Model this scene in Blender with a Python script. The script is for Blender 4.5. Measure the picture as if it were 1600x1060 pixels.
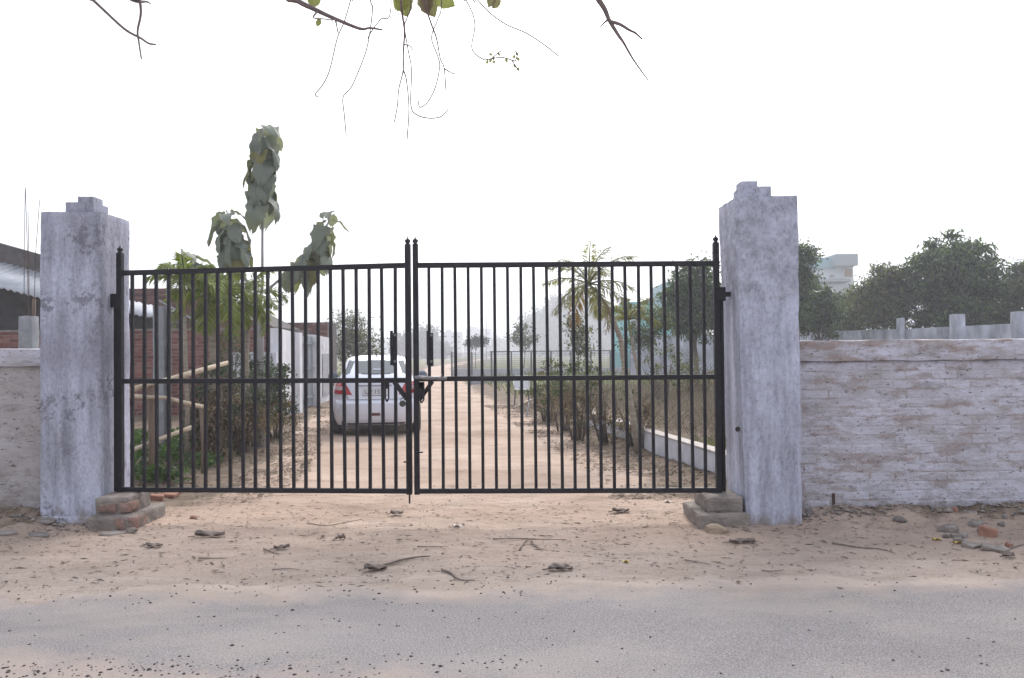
import bpy, bmesh, math, random
import numpy as np
from mathutils import Vector, Matrix, noise as mnoise
R = math.radians
random.seed(7)
rng = np.random.default_rng(11)
for o in list(bpy.data.objects):
    bpy.data.objects.remove(o)
S = bpy.context.scene
COL = S.collection

# ------------------------------------------------------------------ camera
F = 1300.0                      # focal length in pixels of the 1600 px wide photograph
EYE = Vector((0, 0, 1.5))
cam_d = bpy.data.cameras.new('camera')
cam = bpy.data.objects.new('camera', cam_d)
COL.objects.link(cam)
cam_d.lens = 36 * F / 1600
cam_d.sensor_width = 36
cam_d.clip_start = 0.05
cam_d.clip_end = 3000
CR = Matrix.Rotation(R(90) + math.atan(22 / F), 3, 'X') @ Matrix.Rotation(R(-0.55), 3, 'Z')
cam.matrix_world = Matrix.Translation(EYE) @ CR.to_4x4()
S.camera = cam
S.render.resolution_x, S.render.resolution_y = 1024, 678

# ------------------------------------------------------------------ sky, sun, exposure
SUN_EL, SUN_AZ = R(42), R(10)    # sun behind the gate, a little right, veiled
w = bpy.data.worlds.new('World')
S.world = w
w.use_nodes = True
wn = w.node_tree
wn.nodes.clear()
sky = wn.nodes.new('ShaderNodeTexSky')
sky.sky_type = 'NISHITA'
sky.sun_disc = False
sky.sun_elevation = SUN_EL
sky.sun_rotation = SUN_AZ
sky.air_density = 1.0
sky.dust_density = 6.0
sky.ozone_density = 1.0
hs = wn.nodes.new('ShaderNodeHueSaturation')
hs.inputs['Saturation'].default_value = 0.22
mixw = wn.nodes.new('ShaderNodeMix')
mixw.data_type = 'RGBA'
mixw.inputs[0].default_value = 0.40
mixw.inputs[7].default_value = (9.8, 10.5, 12.0, 1)       # veil of thin overcast
bg = wn.nodes.new('ShaderNodeBackground')
bg.inputs[1].default_value = 0.10
wo = wn.nodes.new('ShaderNodeOutputWorld')
wn.links.new(sky.outputs[0], hs.inputs['Color'])
wn.links.new(hs.outputs[0], mixw.inputs[6])
wn.links.new(mixw.outputs[2], bg.inputs[0])
wn.links.new(bg.outputs[0], wo.inputs[0])
sd = bpy.data.lights.new('sun', 'SUN')
sd.energy = 1.5
sd.angle = R(24)
sd.color = (1.0, 0.95, 0.90)
sun = bpy.data.objects.new('sun', sd)
COL.objects.link(sun)
_sd = Vector((math.sin(SUN_AZ) * math.cos(SUN_EL), math.cos(SUN_AZ) * math.cos(SUN_EL), math.sin(SUN_EL)))
sun.rotation_euler = _sd.to_track_quat('Z', 'Y').to_euler()
S.view_settings.view_transform = 'Standard'
S.view_settings.look = 'None'
S.view_settings.exposure = 0.86
S.view_settings.gamma = 1
S.view_settings.use_curve_mapping = False
S.render.engine = 'CYCLES'
S.cycles.max_bounces = 8
S.cycles.volume_bounces = 3
S.cycles.transparent_max_bounces = 16

# ------------------------------------------------------------------ helpers
def P(px, py, d):
    """point seen at pixel (px,py) of the 1600x1060 photo at world distance y=d"""
    v = CR @ Vector(((px - 800) / F, -(py - 530) / F, -1))
    return EYE + v * (d / v.y)
def G(px, py, z=0.0):
    v = CR @ Vector(((px - 800) / F, -(py - 530) / F, -1))
    return EYE + v * ((z - 1.5) / v.z)

def tag(o, label=None, cat=None, group=None, kind=None):
    if label: o['label'] = label
    if cat: o['category'] = cat
    if group: o['group'] = group
    if kind: o['kind'] = kind
    return o
def thing(name, loc, label, cat, group=None):
    o = bpy.data.objects.new(name, None)
    o.empty_display_size = 0.2
    o.location = loc
    COL.objects.link(o)
    return tag(o, label, cat, group)
def root_loc(p):
    l = Vector((0, 0, 0))
    while p is not None:
        l = l + Vector(p.location)
        p = p.parent
    return l
def link_mesh(name, me, parent=None, origin=None):
    """me holds world coordinates; it is moved to the parent's (or its own) origin"""
    if parent is not None: off = root_loc(parent)
    elif origin is not None: off = Vector(origin)
    else: off = Vector((0, 0, 0))
    if off.length > 0: me.transform(Matrix.Translation(-off))
    o = bpy.data.objects.new(name, me)
    COL.objects.link(o)
    if parent is not None: o.parent = parent
    else: o.location = off
    return o
def inst(name, me, parent, wloc, rot=(0, 0, 0), sc=(1, 1, 1)):
    o = bpy.data.objects.new(name, me)
    COL.objects.link(o)
    o.parent = parent
    o.location = Vector(wloc) - (root_loc(parent) if parent else Vector((0, 0, 0)))
    o.rotation_euler = rot
    o.scale = sc
    return o

class MB:
    def __init__(s): s.v = []; s.f = []
    def box(s, a, b):
        (x0, y0, z0), (x1, y1, z1) = a, b
        n = len(s.v)
        s.v += [(x0,y0,z0),(x1,y0,z0),(x1,y1,z0),(x0,y1,z0),(x0,y0,z1),(x1,y0,z1),(x1,y1,z1),(x0,y1,z1)]
        s.f += [(n,n+3,n+2,n+1),(n+4,n+5,n+6,n+7),(n,n+1,n+5,n+4),(n+1,n+2,n+6,n+5),(n+2,n+3,n+7,n+6),(n+3,n,n+4,n+7)]
        return s
    def bar(s, p, q, wd, dp=None, up=Vector((0, 0, 1)), taper=1.0):
        """square bar from p to q"""
        p, q = Vector(p), Vector(q)
        dp = dp or wd
        d = (q - p).normalized()
        if abs(d.dot(up)) > 0.95: up = Vector((0, 1, 0))
        a = d.cross(up).normalized(); b = a.cross(d).normalized()
        n = len(s.v)
        for pt, k in ((p, 1), (q, taper)):
            for sa, sb in ((-1,-1),(1,-1),(1,1),(-1,1)):
                s.v.append(tuple(pt + a * sa * wd * k / 2 + b * sb * dp * k / 2))
        s.f += [(n,n+1,n+2,n+3),(n+7,n+6,n+5,n+4)] + [(n+i, n+4+i, n+4+(i+1)%4, n+(i+1)%4) for i in range(4)]
        return s
    def tube(s, pts, rad, n=6):
        pts = [Vector(p) for p in pts]
        if not hasattr(rad, '__len__'): rad = [rad] * len(pts)
        base = len(s.v)
        ref = Vector((0.31, 0.87, 0.12)).normalized()
        for i, p in enumerate(pts):
            d = (pts[min(i+1, len(pts)-1)] - pts[max(i-1, 0)]).normalized()
            a = d.cross(ref)
            if a.length < 0.05: a = d.cross(Vector((1, 0, 0)))
            a.normalize(); b = d.cross(a)
            for k in range(n):
                t = 2 * math.pi * k / n
                s.v.append(tuple(p + (a * math.cos(t) + b * math.sin(t)) * rad[i]))
        for i in range(len(pts) - 1):
            for k in range(n):
                a0 = base + i*n + k; a1 = base + i*n + (k+1) % n
                s.f.append((a0, a1, a1 + n, a0 + n))
        s.f.append(tuple(base + k for k in reversed(range(n))))
        s.f.append(tuple(base + (len(pts)-1)*n + k for k in range(n)))
        return s
    def lathe(s, c, prof, n=16, axis='Z'):
        c = Vector(c); base = len(s.v)
        for r, h in prof:
            for k in range(n):
                t = 2 * math.pi * k / n
                u, v = r * math.cos(t), r * math.sin(t)
                p = (u, v, h) if axis == 'Z' else ((h, u, v) if axis == 'X' else (v, h, u))
                s.v.append(tuple(c + Vector(p)))
        for i in range(len(prof) - 1):
            for k in range(n):
                a0 = base + i*n + k; a1 = base + i*n + (k+1) % n
                s.f.append((a0, a1, a1 + n, a0 + n))
        s.f.append(tuple(base + k for k in reversed(range(n))))
        s.f.append(tuple(base + (len(prof)-1)*n + k for k in range(n)))
        return s
    def grid(s, fn, nu, nv):
        base = len(s.v)
        for j in range(nv + 1):
            for i in range(nu + 1): s.v.append(tuple(fn(i / nu, j / nv)))
        for j in range(nv):
            for i in range(nu):
                a = base + j*(nu+1) + i
                s.f.append((a, a+1, a+nu+2, a+nu+1))
        return s
    def mesh(s, name, mat, smooth=False):
        me = bpy.data.meshes.new(name)
        me.from_pydata(s.v, [], s.f)
        me.materials.append(mat)
        if smooth: me.polygons.foreach_set('use_smooth', [True] * len(me.polygons))
        me.update()
        return me
    def build(s, name, mat, parent=None, smooth=False, origin=None, bevel=0, sharp=None):
        me = s.mesh(name, mat, smooth)
        if smooth and sharp: me.set_sharp_from_angle(angle=R(sharp))
        o = link_mesh(name, me, parent, origin)
        if bevel:
            m = o.modifiers.new('bevel', 'BEVEL'); m.width = bevel; m.segments = 2; m.limit_method = 'ANGLE'
        return o

def np_mesh(name, V, Fq, mat, smooth=False):
    V = np.asarray(V, dtype=np.float32); Fq = np.asarray(Fq, dtype=np.int32)
    me = bpy.data.meshes.new(name)
    k = Fq.shape[1]
    me.vertices.add(len(V)); me.vertices.foreach_set('co', V.ravel())
    me.loops.add(Fq.size); me.loops.foreach_set('vertex_index', Fq.ravel())
    me.polygons.add(len(Fq)); me.polygons.foreach_set('loop_start', np.arange(0, Fq.size, k, dtype=np.int32))
    if smooth: me.polygons.foreach_set('use_smooth', np.ones(len(Fq), dtype=bool))
    me.materials.append(mat)
    me.update(calc_edges=True)
    me.validate()
    return me

def rough_box(a, b, mat, amp=0.006, cell=0.06, seed=0, warp=None, scale=3.0, round_=0.012):
    """box cut into cells, its skin uneven and its edges worn"""
    a, b = Vector(a), Vector(b); sz = b - a; c = (a + b) / 2
    n = [max(2, min(60, int(sz[i] / cell))) for i in range(3)]
    V = {}; vs = []; fs = []
    def vid(i, j, k):
        key = (i, j, k)
        if key not in V:
            V[key] = len(vs)
            vs.append(Vector((a.x + sz.x*i/n[0], a.y + sz.y*j/n[1], a.z + sz.z*k/n[2])))
        return V[key]
    for ax in range(3):
        u, v = [(1, 2), (2, 0), (0, 1)][ax]
        for side in (0, n[ax]):
            for i in range(n[u]):
                for j in range(n[v]):
                    q = []
                    for di, dj in ((0,0),(1,0),(1,1),(0,1)):
                        ijk = [0, 0, 0]; ijk[ax] = side; ijk[u] = i+di; ijk[v] = j+dj
                        q.append(vid(*ijk))
                    fs.append(tuple(q if side else q[::-1]))
    out = []
    for p in vs:
        q = p.copy()
        on = [abs(p[i]-a[i]) < 1e-5 or abs(p[i]-b[i]) < 1e-5 for i in range(3)]
        nz = mnoise.noise_vector(p * scale + Vector((seed*7.1, seed*3.3, seed))) * amp + mnoise.noise_vector(p * scale * 6 + Vector((seed, 5, 2))) * amp * 0.35
        q += nz
        if sum(on) >= 2:
            d = (c - p)
            k = round_ * (0.6 + 0.9 * abs(mnoise.noise(p * 9 + Vector((seed, 0, 0)))))
            for i in range(3):
                if on[i]: q[i] += math.copysign(k * 0.6, d[i])
        if warp: q = warp(q)
        out.append(tuple(q))
    me = bpy.data.meshes.new('rough')
    me.from_pydata(out, [], fs)
    me.materials.append(mat)
    me.update()
    return me

# value noise in numpy
def _h(ix, iy, s):
    n = (ix.astype(np.int64) * 374761393 + iy.astype(np.int64) * 668265263 + s * 1274126177) & 0x7fffffff
    n = ((n ^ (n >> 13)) * 1274126177) & 0x7fffffff
    return ((n ^ (n >> 16)) & 0xffff) / 65535.0
def vnoise(x, y, s=0):
    ix, iy = np.floor(x), np.floor(y); fx, fy = x - ix, y - iy
    fx = fx*fx*(3-2*fx); fy = fy*fy*(3-2*fy)
    a = _h(ix, iy, s); b = _h(ix+1, iy, s); c = _h(ix, iy+1, s); d = _h(ix+1, iy+1, s)
    return (a*(1-fx)+b*fx)*(1-fy) + (c*(1-fx)+d*fx)*fy
def fbm(x, y, s=0, o=4):
    t = 0; a = 0.5; tot = 0
    for i in range(o):
        t = t + a * vnoise(x * 2**i + 17.3*i, y * 2**i + 9.1*i, s + i); tot += a; a *= 0.5
    return t / tot - 0.5
def sstep(a, b, x):
    t = np.clip((x - a) / (b - a), 0, 1); return t*t*(3-2*t)

# ------------------------------------------------------------------ materials
class NT:
    def __init__(s, name):
        s.m = bpy.data.materials.new(name); s.m.use_nodes = True
        s.t = s.m.node_tree; s.b = s.t.nodes['Principled BSDF']; s.out = s.t.nodes['Material Output']
        s.tc = s.t.nodes.new('ShaderNodeTexCoord'); s.geo = s.t.nodes.new('ShaderNodeNewGeometry')
    def n(s, k): return s.t.nodes.new(k)
    def l(s, a, b): s.t.links.new(a, b)
    def coords(s, kind='world', scale=(1, 1, 1)):
        src = s.geo.outputs['Position'] if kind == 'world' else s.tc.outputs['Object']
        if scale == (1, 1, 1): return src
        m = s.n('ShaderNodeMapping'); m.inputs['Scale'].default_value = scale
        s.l(src, m.inputs['Vector']); return m.outputs[0]
    def noise(s, scale, detail=4, rough=0.55, kind='world', st=(1, 1, 1), dist=0.0):
        t = s.n('ShaderNodeTexNoise'); t.inputs['Scale'].default_value = scale
        t.inputs['Detail'].default_value = detail; t.inputs['Roughness'].default_value = rough
        t.inputs['Distortion'].default_value = dist
        s.l(s.coords(kind, st), t.inputs['Vector']); return t.outputs['Fac']
    def ramp(s, fac, stops):
        r = s.n('ShaderNodeValToRGB'); e = r.color_ramp.elements
        while len(e) < len(stops): e.new(0.5)
        for el, (p, c) in zip(e, stops):
            el.position = p; el.color = (c, c, c, 1) if isinstance(c, (int, float)) else (*c, 1)
        s.l(fac, r.inputs[0]); return r.outputs[0]
    def mix(s, fac, a, b, mode='MIX'):
        m = s.n('ShaderNodeMix'); m.data_type = 'RGBA'; m.blend_type = mode; m.clamp_factor = True
        for sock, v in ((m.inputs[0], fac), (m.inputs[6], a), (m.inputs[7], b)):
            if isinstance(v, (int, float)): sock.default_value = v if sock == m.inputs[0] else (v, v, v, 1)
            elif isinstance(v, tuple): sock.default_value = (*v, 1)
            else: s.l(v, sock)
        return m.outputs[2]
    def math(s, op, a, b=0.0, clamp=False):
        m = s.n('ShaderNodeMath'); m.operation = op; m.use_clamp = clamp
        for i, v in enumerate((a, b)):
            if isinstance(v, (int, float)): m.inputs[i].default_value = v
            else: s.l(v, m.inputs[i])
        return m.outputs[0]
    def xyz(s, kind='world'):
        x = s.n('ShaderNodeSeparateXYZ'); s.l(s.coords(kind), x.inputs[0]); return x.outputs
    def color(s, c):
        if isinstance(c, tuple): s.b.inputs['Base Color'].default_value = (*c, 1)
        else: s.l(c, s.b.inputs['Base Color'])
        return s
    def rough(s, v):
        if isinstance(v, (int, float)): s.b.inputs['Roughness'].default_value = v
        else: s.l(v, s.b.inputs['Roughness'])
        return s
    def spec(s, v): s.b.inputs['Specular IOR Level'].default_value = v; return s
    def bump(s, h, strength=0.4, dist=0.01):
        b = s.n('ShaderNodeBump'); b.inputs['Strength'].default_value = strength; b.inputs['Distance'].default_value = dist
        s.l(h, b.inputs['Height']); s.l(b.outputs[0], s.b.inputs['Normal']); return s
    def translucent(s, fac, tint):
        tr = s.n('ShaderNodeBsdfTranslucent'); mx = s.n('ShaderNodeMixShader'); mx.inputs[0].default_value = fac
        if isinstance(tint, tuple): tr.inputs[0].default_value = (*tint, 1)
        else: s.l(tint, tr.inputs[0])
        s.l(s.b.outputs[0], mx.inputs[1]); s.l(tr.outputs[0], mx.inputs[2]); s.l(mx.outputs[0], s.out.inputs[0]); return s

def simple(name, c1, c2, scale=8, rough=0.8, bump=0.2, bd=0.005, kind='obj', st=(1,1,1), spec=0.3, metal=0, per=0.0):
    m = NT(name); f = m.noise(scale, 5, 0.6, kind, st)
    col = m.ramp(f, [(0.3, c1), (0.7, c2)])
    if per:
        oi = m.n('ShaderNodeObjectInfo')
        col = m.mix(per, col, m.ramp(oi.outputs['Random'], [(0, 0.25), (1, 1.0)]), 'MULTIPLY')
    m.color(col).rough(rough).spec(spec)
    m.b.inputs['Metallic'].default_value = metal
    if bump: m.bump(m.noise(scale * 3, 5, 0.6, kind, st), bump, bd)
    return m.m

def leafmat(name, cols, trans=0.3, rough=0.55, tint=None, scale=1.2):
    m = NT(name)
    isl = m.ramp(m.geo.outputs['Random Per Island'], [(i / (len(cols)-1), c) for i, c in enumerate(cols)])
    big = m.ramp(m.noise(scale, 3, 0.5), [(0.3, 0.62), (0.7, 1.0)])
    c = m.mix(1.0, isl, big, 'MULTIPLY')
    m.color(c).rough(rough).spec(0.35)
    m.translucent(trans, tint if tint else m.mix(1.0, c, (1.5, 1.6, 0.8), 'MULTIPLY'))
    return m.m

def dirt_nodes(m):
    big = m.noise(0.55, 5, 0.6)
    col = m.ramp(big, [(0.3, (0.35, 0.255, 0.197)), (0.52, (0.45, 0.338, 0.268)), (0.72, (0.53, 0.415, 0.342))])
    streak = m.ramp(m.noise(2.2, 6, 0.68, 'world', (0.5, 1.3, 1), 0.6), [(0.3, 0.55), (0.48, 0.97), (0.8, 1.12)])
    col = m.mix(0.75, col, streak, 'MULTIPLY')
    fine = m.ramp(m.noise(45, 5, 0.7), [(0.30, 0.55), (0.48, 1.0), (0.75, 1.08)])
    col = m.mix(0.6, col, fine, 'MULTIPLY')
    # grey trampled dust towards the road, strengthened to paint in the verge's shade
    y = m.xyz()[1]
    g = m.math('ADD', y, m.math('MULTIPLY', m.noise(0.9, 5, 0.6), -2.4))
    mask = m.ramp(m.math('DIVIDE', g, 10.0), [(0.44, 1.0), (0.66, 0.0)])
    grey = m.ramp(m.noise(3.0, 5, 0.6, 'world', (0.4, 1.2, 1)), [(0.3, (0.26, 0.215, 0.185)), (0.7, (0.37, 0.315, 0.285))])
    grey = m.mix(0.5, grey, fine, 'MULTIPLY')
    return m.mix(m.math('MULTIPLY', mask, 0.85), col, grey)

def ground_material():
    m = NT('dirt')
    dirt = dirt_nodes(m)
    at = m.n('ShaderNodeAttribute'); at.attribute_name = 'soil'
    at2 = m.n('ShaderNodeAttribute'); at2.attribute_name = 'grass'
    n1 = m.noise(1.6, 6, 0.65)
    soil = m.ramp(m.noise(3.0, 6, 0.7), [(0.3, (0.10, 0.075, 0.055)), (0.7, (0.235, 0.18, 0.135))])
    f = m.ramp(m.math('ADD', at.outputs['Fac'], m.math('MULTIPLY', m.math('SUBTRACT', n1, 0.5), 1.3)), [(0.42, 0.0), (0.62, 1.0)])
    c = m.mix(f, dirt, soil)
    grass = m.ramp(m.noise(5.0, 6, 0.7), [(0.3, (0.075, 0.085, 0.035)), (0.7, (0.20, 0.19, 0.10))])
    f2 = m.ramp(m.math('ADD', at2.outputs['Fac'], m.math('MULTIPLY', m.math('SUBTRACT', m.noise(0.8, 6, 0.7), 0.5), 1.6)), [(0.40, 0.0), (0.66, 1.0)])
    c = m.mix(f2, c, grass)
    m.color(c).rough(0.95).spec(0.15)
    h = m.math('ADD', m.noise(28, 6, 0.7), m.math('MULTIPLY', m.noise(6, 5, 0.6, 'world', (0.6, 1.4, 1)), 2.0))
    m.bump(h, 0.9, 0.018)
    return m.m
def road_material():
    m = NT('asphalt')
    dirt = dirt_nodes(m)
    grit = m.noise(110, 5, 0.8)
    a = m.ramp(grit, [(0.34, (0.08, 0.075, 0.076)), (0.50, (0.212, 0.196, 0.196)), (0.66, (0.36, 0.342, 0.35))])
    wear = m.ramp(m.noise(1.1, 5, 0.6, 'world', (0.5, 1.4, 1)), [(0.3, 0.86), (0.7, 1.06)])
    a = m.mix(0.9, a, wear, 'MULTIPLY')
    dust = m.ramp(m.noise(0.9, 6, 0.62, 'world', (0.6, 1.3, 1), 0.4), [(0.46, 0.0), (0.72, 0.55)])
    a = m.mix(dust, a, (0.36, 0.31, 0.275))
    x, y, z = m.xyz()
    wob = m.math('MULTIPLY', m.math('SUBTRACT', m.noise(1.3, 6, 0.65), 0.5), 1.5)
    far = m.ramp(m.math('ADD', m.math('SUBTRACT', y, 5.0), wob), [(0.0, 0.0), (0.38, 1.0)])
    nl = m.math('ADD', m.math('SUBTRACT', 4.02, m.math('MULTIPLY', x, 0.16)), wob)
    near = m.ramp(m.math('SUBTRACT', nl, y), [(0.08, 0.0), (0.42, 0.8)])
    c = m.mix(far, a, dirt)
    c = m.mix(near, c, (0.32, 0.262, 0.232))
    m.color(c).rough(0.9).spec(0.2)
    m.bump(m.math('ADD', m.noise(120, 4, 0.7), m.math('MULTIPLY', m.noise(18, 4, 0.6), 0.8)), 0.5, 0.004)
    return m.m

def plaster_material(name, style):
    """lime-washed cement plaster of the gate pillars"""
    m = NT(name)
    x, y, z = m.xyz()
    n1 = m.noise(1.7, 7, 0.65, 'world', (1, 1, 0.6), 0.5)
    base = m.ramp(n1, [(0.36, (0.34, 0.345, 0.41)), (0.50, (0.42, 0.43, 0.525)), (0.64, (0.51, 0.525, 0.64))])
    # vertical brush drips
    dr = m.ramp(m.noise(5.5, 5, 0.6, 'world', (1.6, 1.6, 0.16)), [(0.38, 0.66), (0.58, 1.10)])
    base = m.mix(0.85, base, dr, 'MULTIPLY')
    if style == 'right':
        top = m.ramp(m.math('SUBTRACT', z, m.math('MULTIPLY', m.noise(7, 4, 0.6), 0.35)), [(0.0, 0.0), (1.0, 1.0)])
        zz = m.math('SUBTRACT', m.math('SUBTRACT', z, 1.98), m.math('MULTIPLY', m.math('SUBTRACT', m.noise(4, 5, 0.6), 0.5), 0.7))
        f = m.ramp(m.math('ADD', zz, 0.5), [(0.47, 0.0), (0.52, 0.8)])
        grey = m.ramp(m.noise(9, 6, 0.7), [(0.36, (0.28, 0.285, 0.335)), (0.60, (0.49, 0.50, 0.60))])
        base = m.mix(f, base, grey)
    else:
        sp = m.noise(13, 6, 0.72)
        ar = m.noise(2.1, 3, 0.5)
        msk = m.ramp(m.math('MULTIPLY', m.ramp(sp, [(0.51, 0.0), (0.56, 1.0)]), m.ramp(ar, [(0.50, 0.0), (0.62, 1.0)])), [(0.1, 0.0), (0.7, 0.75)])
        base = m.mix(msk, base, (0.17, 0.17, 0.205))
        band = m.ramp(m.math('ADD', m.math('MULTIPLY', m.math('ABSOLUTE', m.math('SUBTRACT', z, 1.55)), 1.8), m.math('MULTIPLY', m.math('SUBTRACT', m.noise(3, 5, 0.6), 0.5), 1.2)), [(0.1, 0.6), (0.55, 0.0)])
        base = m.mix(band, base, (0.27, 0.27, 0.33))
    fine = m.ramp(m.noise(38, 7, 0.8, 'world', (1, 1, 0.6)), [(0.34, 0.55), (0.5, 1.0), (0.68, 1.18)])
    base = m.mix(0.8, base, fine, 'MULTIPLY')
    foot = m.ramp(m.math('ADD', z, m.math('MULTIPLY', m.math('SUBTRACT', m.noise(6, 5, 0.6), 0.5), 0.5)), [(0.0, 1.0), (0.13, 0.0)])
    base = m.mix(m.math('MULTIPLY', foot, 0.75), base, (0.22, 0.175, 0.14))
    m.color(base).rough(0.92).spec(0.15)
    m.bump(m.math('ADD', m.noise(22, 6, 0.7), m.math('MULTIPLY', n1, 1.5)), 0.4, 0.012)
    return m.m

def whitewash_material(name, brown=0.5, tone=None):
    m = NT(name)
    x, y, z = m.xyz()
    n1 = m.noise(2.6, 8, 0.72, 'world', (0.8, 1, 1.8), 0.3)
    base = m.ramp(n1, [(0.34, (0.41, 0.385, 0.395)), (0.50, (0.55, 0.535, 0.60)), (0.64, (0.64, 0.63, 0.73))])
    rb = m.noise(4.6, 8, 0.72, 'world', (0.6, 1, 2.2), 0.35)
    oi = m.n('ShaderNodeObjectInfo')
    v = m.math('ADD', rb, m.math('MULTIPLY', m.math('SUBTRACT', oi.outputs['Random'], 0.5), 0.17))
    f = m.ramp(v, [(0.52, 0.0), (0.64, brown)])
    red = m.ramp(m.noise(20, 4, 0.6), [(0.3, (0.27, 0.205, 0.185)), (0.7, (0.40, 0.325, 0.295))])
    c = m.mix(f, base, red)
    gr = m.ramp(m.noise(7.0, 7, 0.75, 'world', (0.7, 1, 1.6)), [(0.53, 0.0), (0.66, 0.7)])
    c = m.mix(gr, c, (0.29, 0.275, 0.285))
    chips = m.ramp(m.noise(26, 5, 0.7, 'world', (0.7, 1, 1.8)), [(0.60, 0.0), (0.65, 0.9)])
    c = m.mix(chips, c, (0.12, 0.10, 0.095))
    fine = m.ramp(m.noise(70, 4, 0.7), [(0.32, 0.75), (0.5, 1.0), (0.8, 1.06)])
    c = m.mix(0.6, c, fine, 'MULTIPLY')
    foot = m.ramp(m.math('ADD', z, m.math('MULTIPLY', m.math('SUBTRACT', m.noise(5, 5, 0.6), 0.5), 0.5)), [(0.02, 1.0), (0.16, 0.0)])
    c = m.mix(m.math('MULTIPLY', foot, 0.7), c, (0.21, 0.175, 0.15))
    if tone: c = m.mix(1.0, c, tone, 'MULTIPLY')
    m.color(c).rough(0.93).spec(0.12)
    m.bump(m.math('ADD', m.noise(16, 7, 0.75), m.math('MULTIPLY', rb, 1.0)), 0.7, 0.02)
    return m.m

def brick_material(name, a, b, c_):
    m = NT(name)
    oi = m.n('ShaderNodeObjectInfo')
    isl = m.math('FRACT', m.math('ADD', m.geo.outputs['Random Per Island'], oi.outputs['Random']))
    col = m.ramp(isl, [(0.0, a), (0.5, b), (1.0, c_)])
    col = m.mix(0.6, col, m.ramp(m.noise(6, 5, 0.7), [(0.3, 0.55), (0.7, 1.15)]), 'MULTIPLY')
    m.color(col).rough(0.92).spec(0.15)
    m.bump(m.noise(30, 4, 0.6), 0.4, 0.01)
    return m.m

M = {}
M['ground'] = ground_material(); M['road'] = road_material()
M['pl_r'] = plaster_material('lime_wash_right', 'right'); M['pl_l'] = plaster_material('lime_wash_left', 'left')
M['wash'] = whitewash_material('whitewash_on_brick', 0.75); M['wash2'] = whitewash_material('whitewash_faded', 0.3, (0.80, 0.76, 0.68))
M['cope'] = whitewash_material('whitewash_coping', 0.9)
M['brick'] = brick_material('red_brick', (0.15, 0.056, 0.047), (0.23, 0.094, 0.078), (0.30, 0.155, 0.13))
M['brick2'] = brick_material('dark_brick', (0.13, 0.058, 0.050), (0.20, 0.088, 0.074), (0.27, 0.14, 0.12))
M['mortar'] = simple('mortar', (0.15, 0.125, 0.115), (0.27, 0.24, 0.225), 6, 0.95, 0.4, 0.01)
M['mortar2'] = simple('sooty_mortar', (0.06, 0.053, 0.05), (0.12, 0.105, 0.10), 6, 0.95, 0.4, 0.01)
M['conc'] = simple('grey_concrete', (0.22, 0.225, 0.25), (0.36, 0.37, 0.40), 5, 0.9, 0.4, 0.01)
M['conc_d'] = simple('earthy_cement', (0.16, 0.135, 0.12), (0.30, 0.26, 0.235), 7, 0.95, 0.8, 0.02, 'world')
M['oldwall'] = simple('stained_whitewash', (0.19, 0.20, 0.235), (0.60, 0.62, 0.72), 1.9, 0.92, 0.3, 0.02, 'world', (1, 1, 0.5))
M['white'] = simple('white_limewash', (0.55, 0.55, 0.58), (0.72, 0.72, 0.75), 2.5, 0.9, 0.2, 0.01)
M['white_dirty'] = simple('dirty_white', (0.38, 0.38, 0.42), (0.66, 0.66, 0.70), 2.5, 0.9, 0.3, 0.01)
def paint_mat():
    m = NT('black_gate_enamel')
    n = m.noise(9, 6, 0.7, 'world')
    c = m.ramp(n, [(0.35, (0.007, 0.006, 0.009)), (0.62, (0.013, 0.012, 0.017)), (0.78, (0.04, 0.033, 0.034))])
    m.color(c).rough(m.ramp(m.noise(30, 4, 0.6), [(0.3, 0.45), (0.7, 0.65)])).spec(0.3)
    m.bump(m.noise(90, 3, 0.6), 0.15, 0.002)
    return m.m
M['gate'] = paint_mat()
M['steel'] = simple('worn_steel', (0.16, 0.155, 0.16), (0.30, 0.29, 0.30), 30, 0.45, 0.2, 0.002, metal=0.7)
M['rust'] = simple('rusty_steel', (0.05, 0.03, 0.025), (0.14, 0.075, 0.05), 30, 0.8, 0.2, 0.002)
M['shed_dark'] = simple('recess_shade', (0.03, 0.026, 0.026), (0.06, 0.05, 0.048), 4, 0.9, 0.1)  # flat dark colour standing for shade inside the sheds and the pillar hole
M['sheet'] = simple('white_cement_sheet', (0.30, 0.31, 0.34), (0.47, 0.48, 0.52), 2, 0.95, 0.1, spec=0.1)
M['bamboo'] = simple('dry_pole', (0.34, 0.27, 0.19), (0.56, 0.48, 0.38), 9, 0.8, 0.3, 0.004)
M['wood'] = simple('weathered_post', (0.13, 0.095, 0.07), (0.30, 0.23, 0.175), 7, 0.9, 0.5, 0.01, st=(1, 1, 0.2))
M['bark'] = simple('bark', (0.075, 0.06, 0.05), (0.19, 0.155, 0.125), 9, 0.95, 0.7, 0.02, st=(1, 1, 0.3))
M['bark_pale'] = simple('pale_bark', (0.22, 0.21, 0.21), (0.38, 0.37, 0.38), 9, 0.9, 0.5, 0.01, st=(1, 1, 0.3))
M['palmbark'] = simple('palm_bark', (0.17, 0.145, 0.115), (0.36, 0.31, 0.25), 10, 0.9, 0.6, 0.01, st=(0.4, 0.4, 3))
M['palmgreen'] = simple('palm_crownshaft', (0.14, 0.16, 0.045), (0.24, 0.24, 0.085), 8, 0.6, 0.2)
M['twig'] = simple('twig_bark', (0.13, 0.10, 0.10), (0.24, 0.19, 0.18), 30, 0.85, 0.4, 0.003)
M['vine'] = simple('dry_vine', (0.10, 0.075, 0.065), (0.20, 0.15, 0.13), 30, 0.9, 0.2, 0.002)
M['leaf_dark'] = leafmat('leaf_dark', [(0.012, 0.026, 0.010), (0.045, 0.085, 0.030), (0.15, 0.21, 0.085)], 0.38, 0.38)
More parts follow.
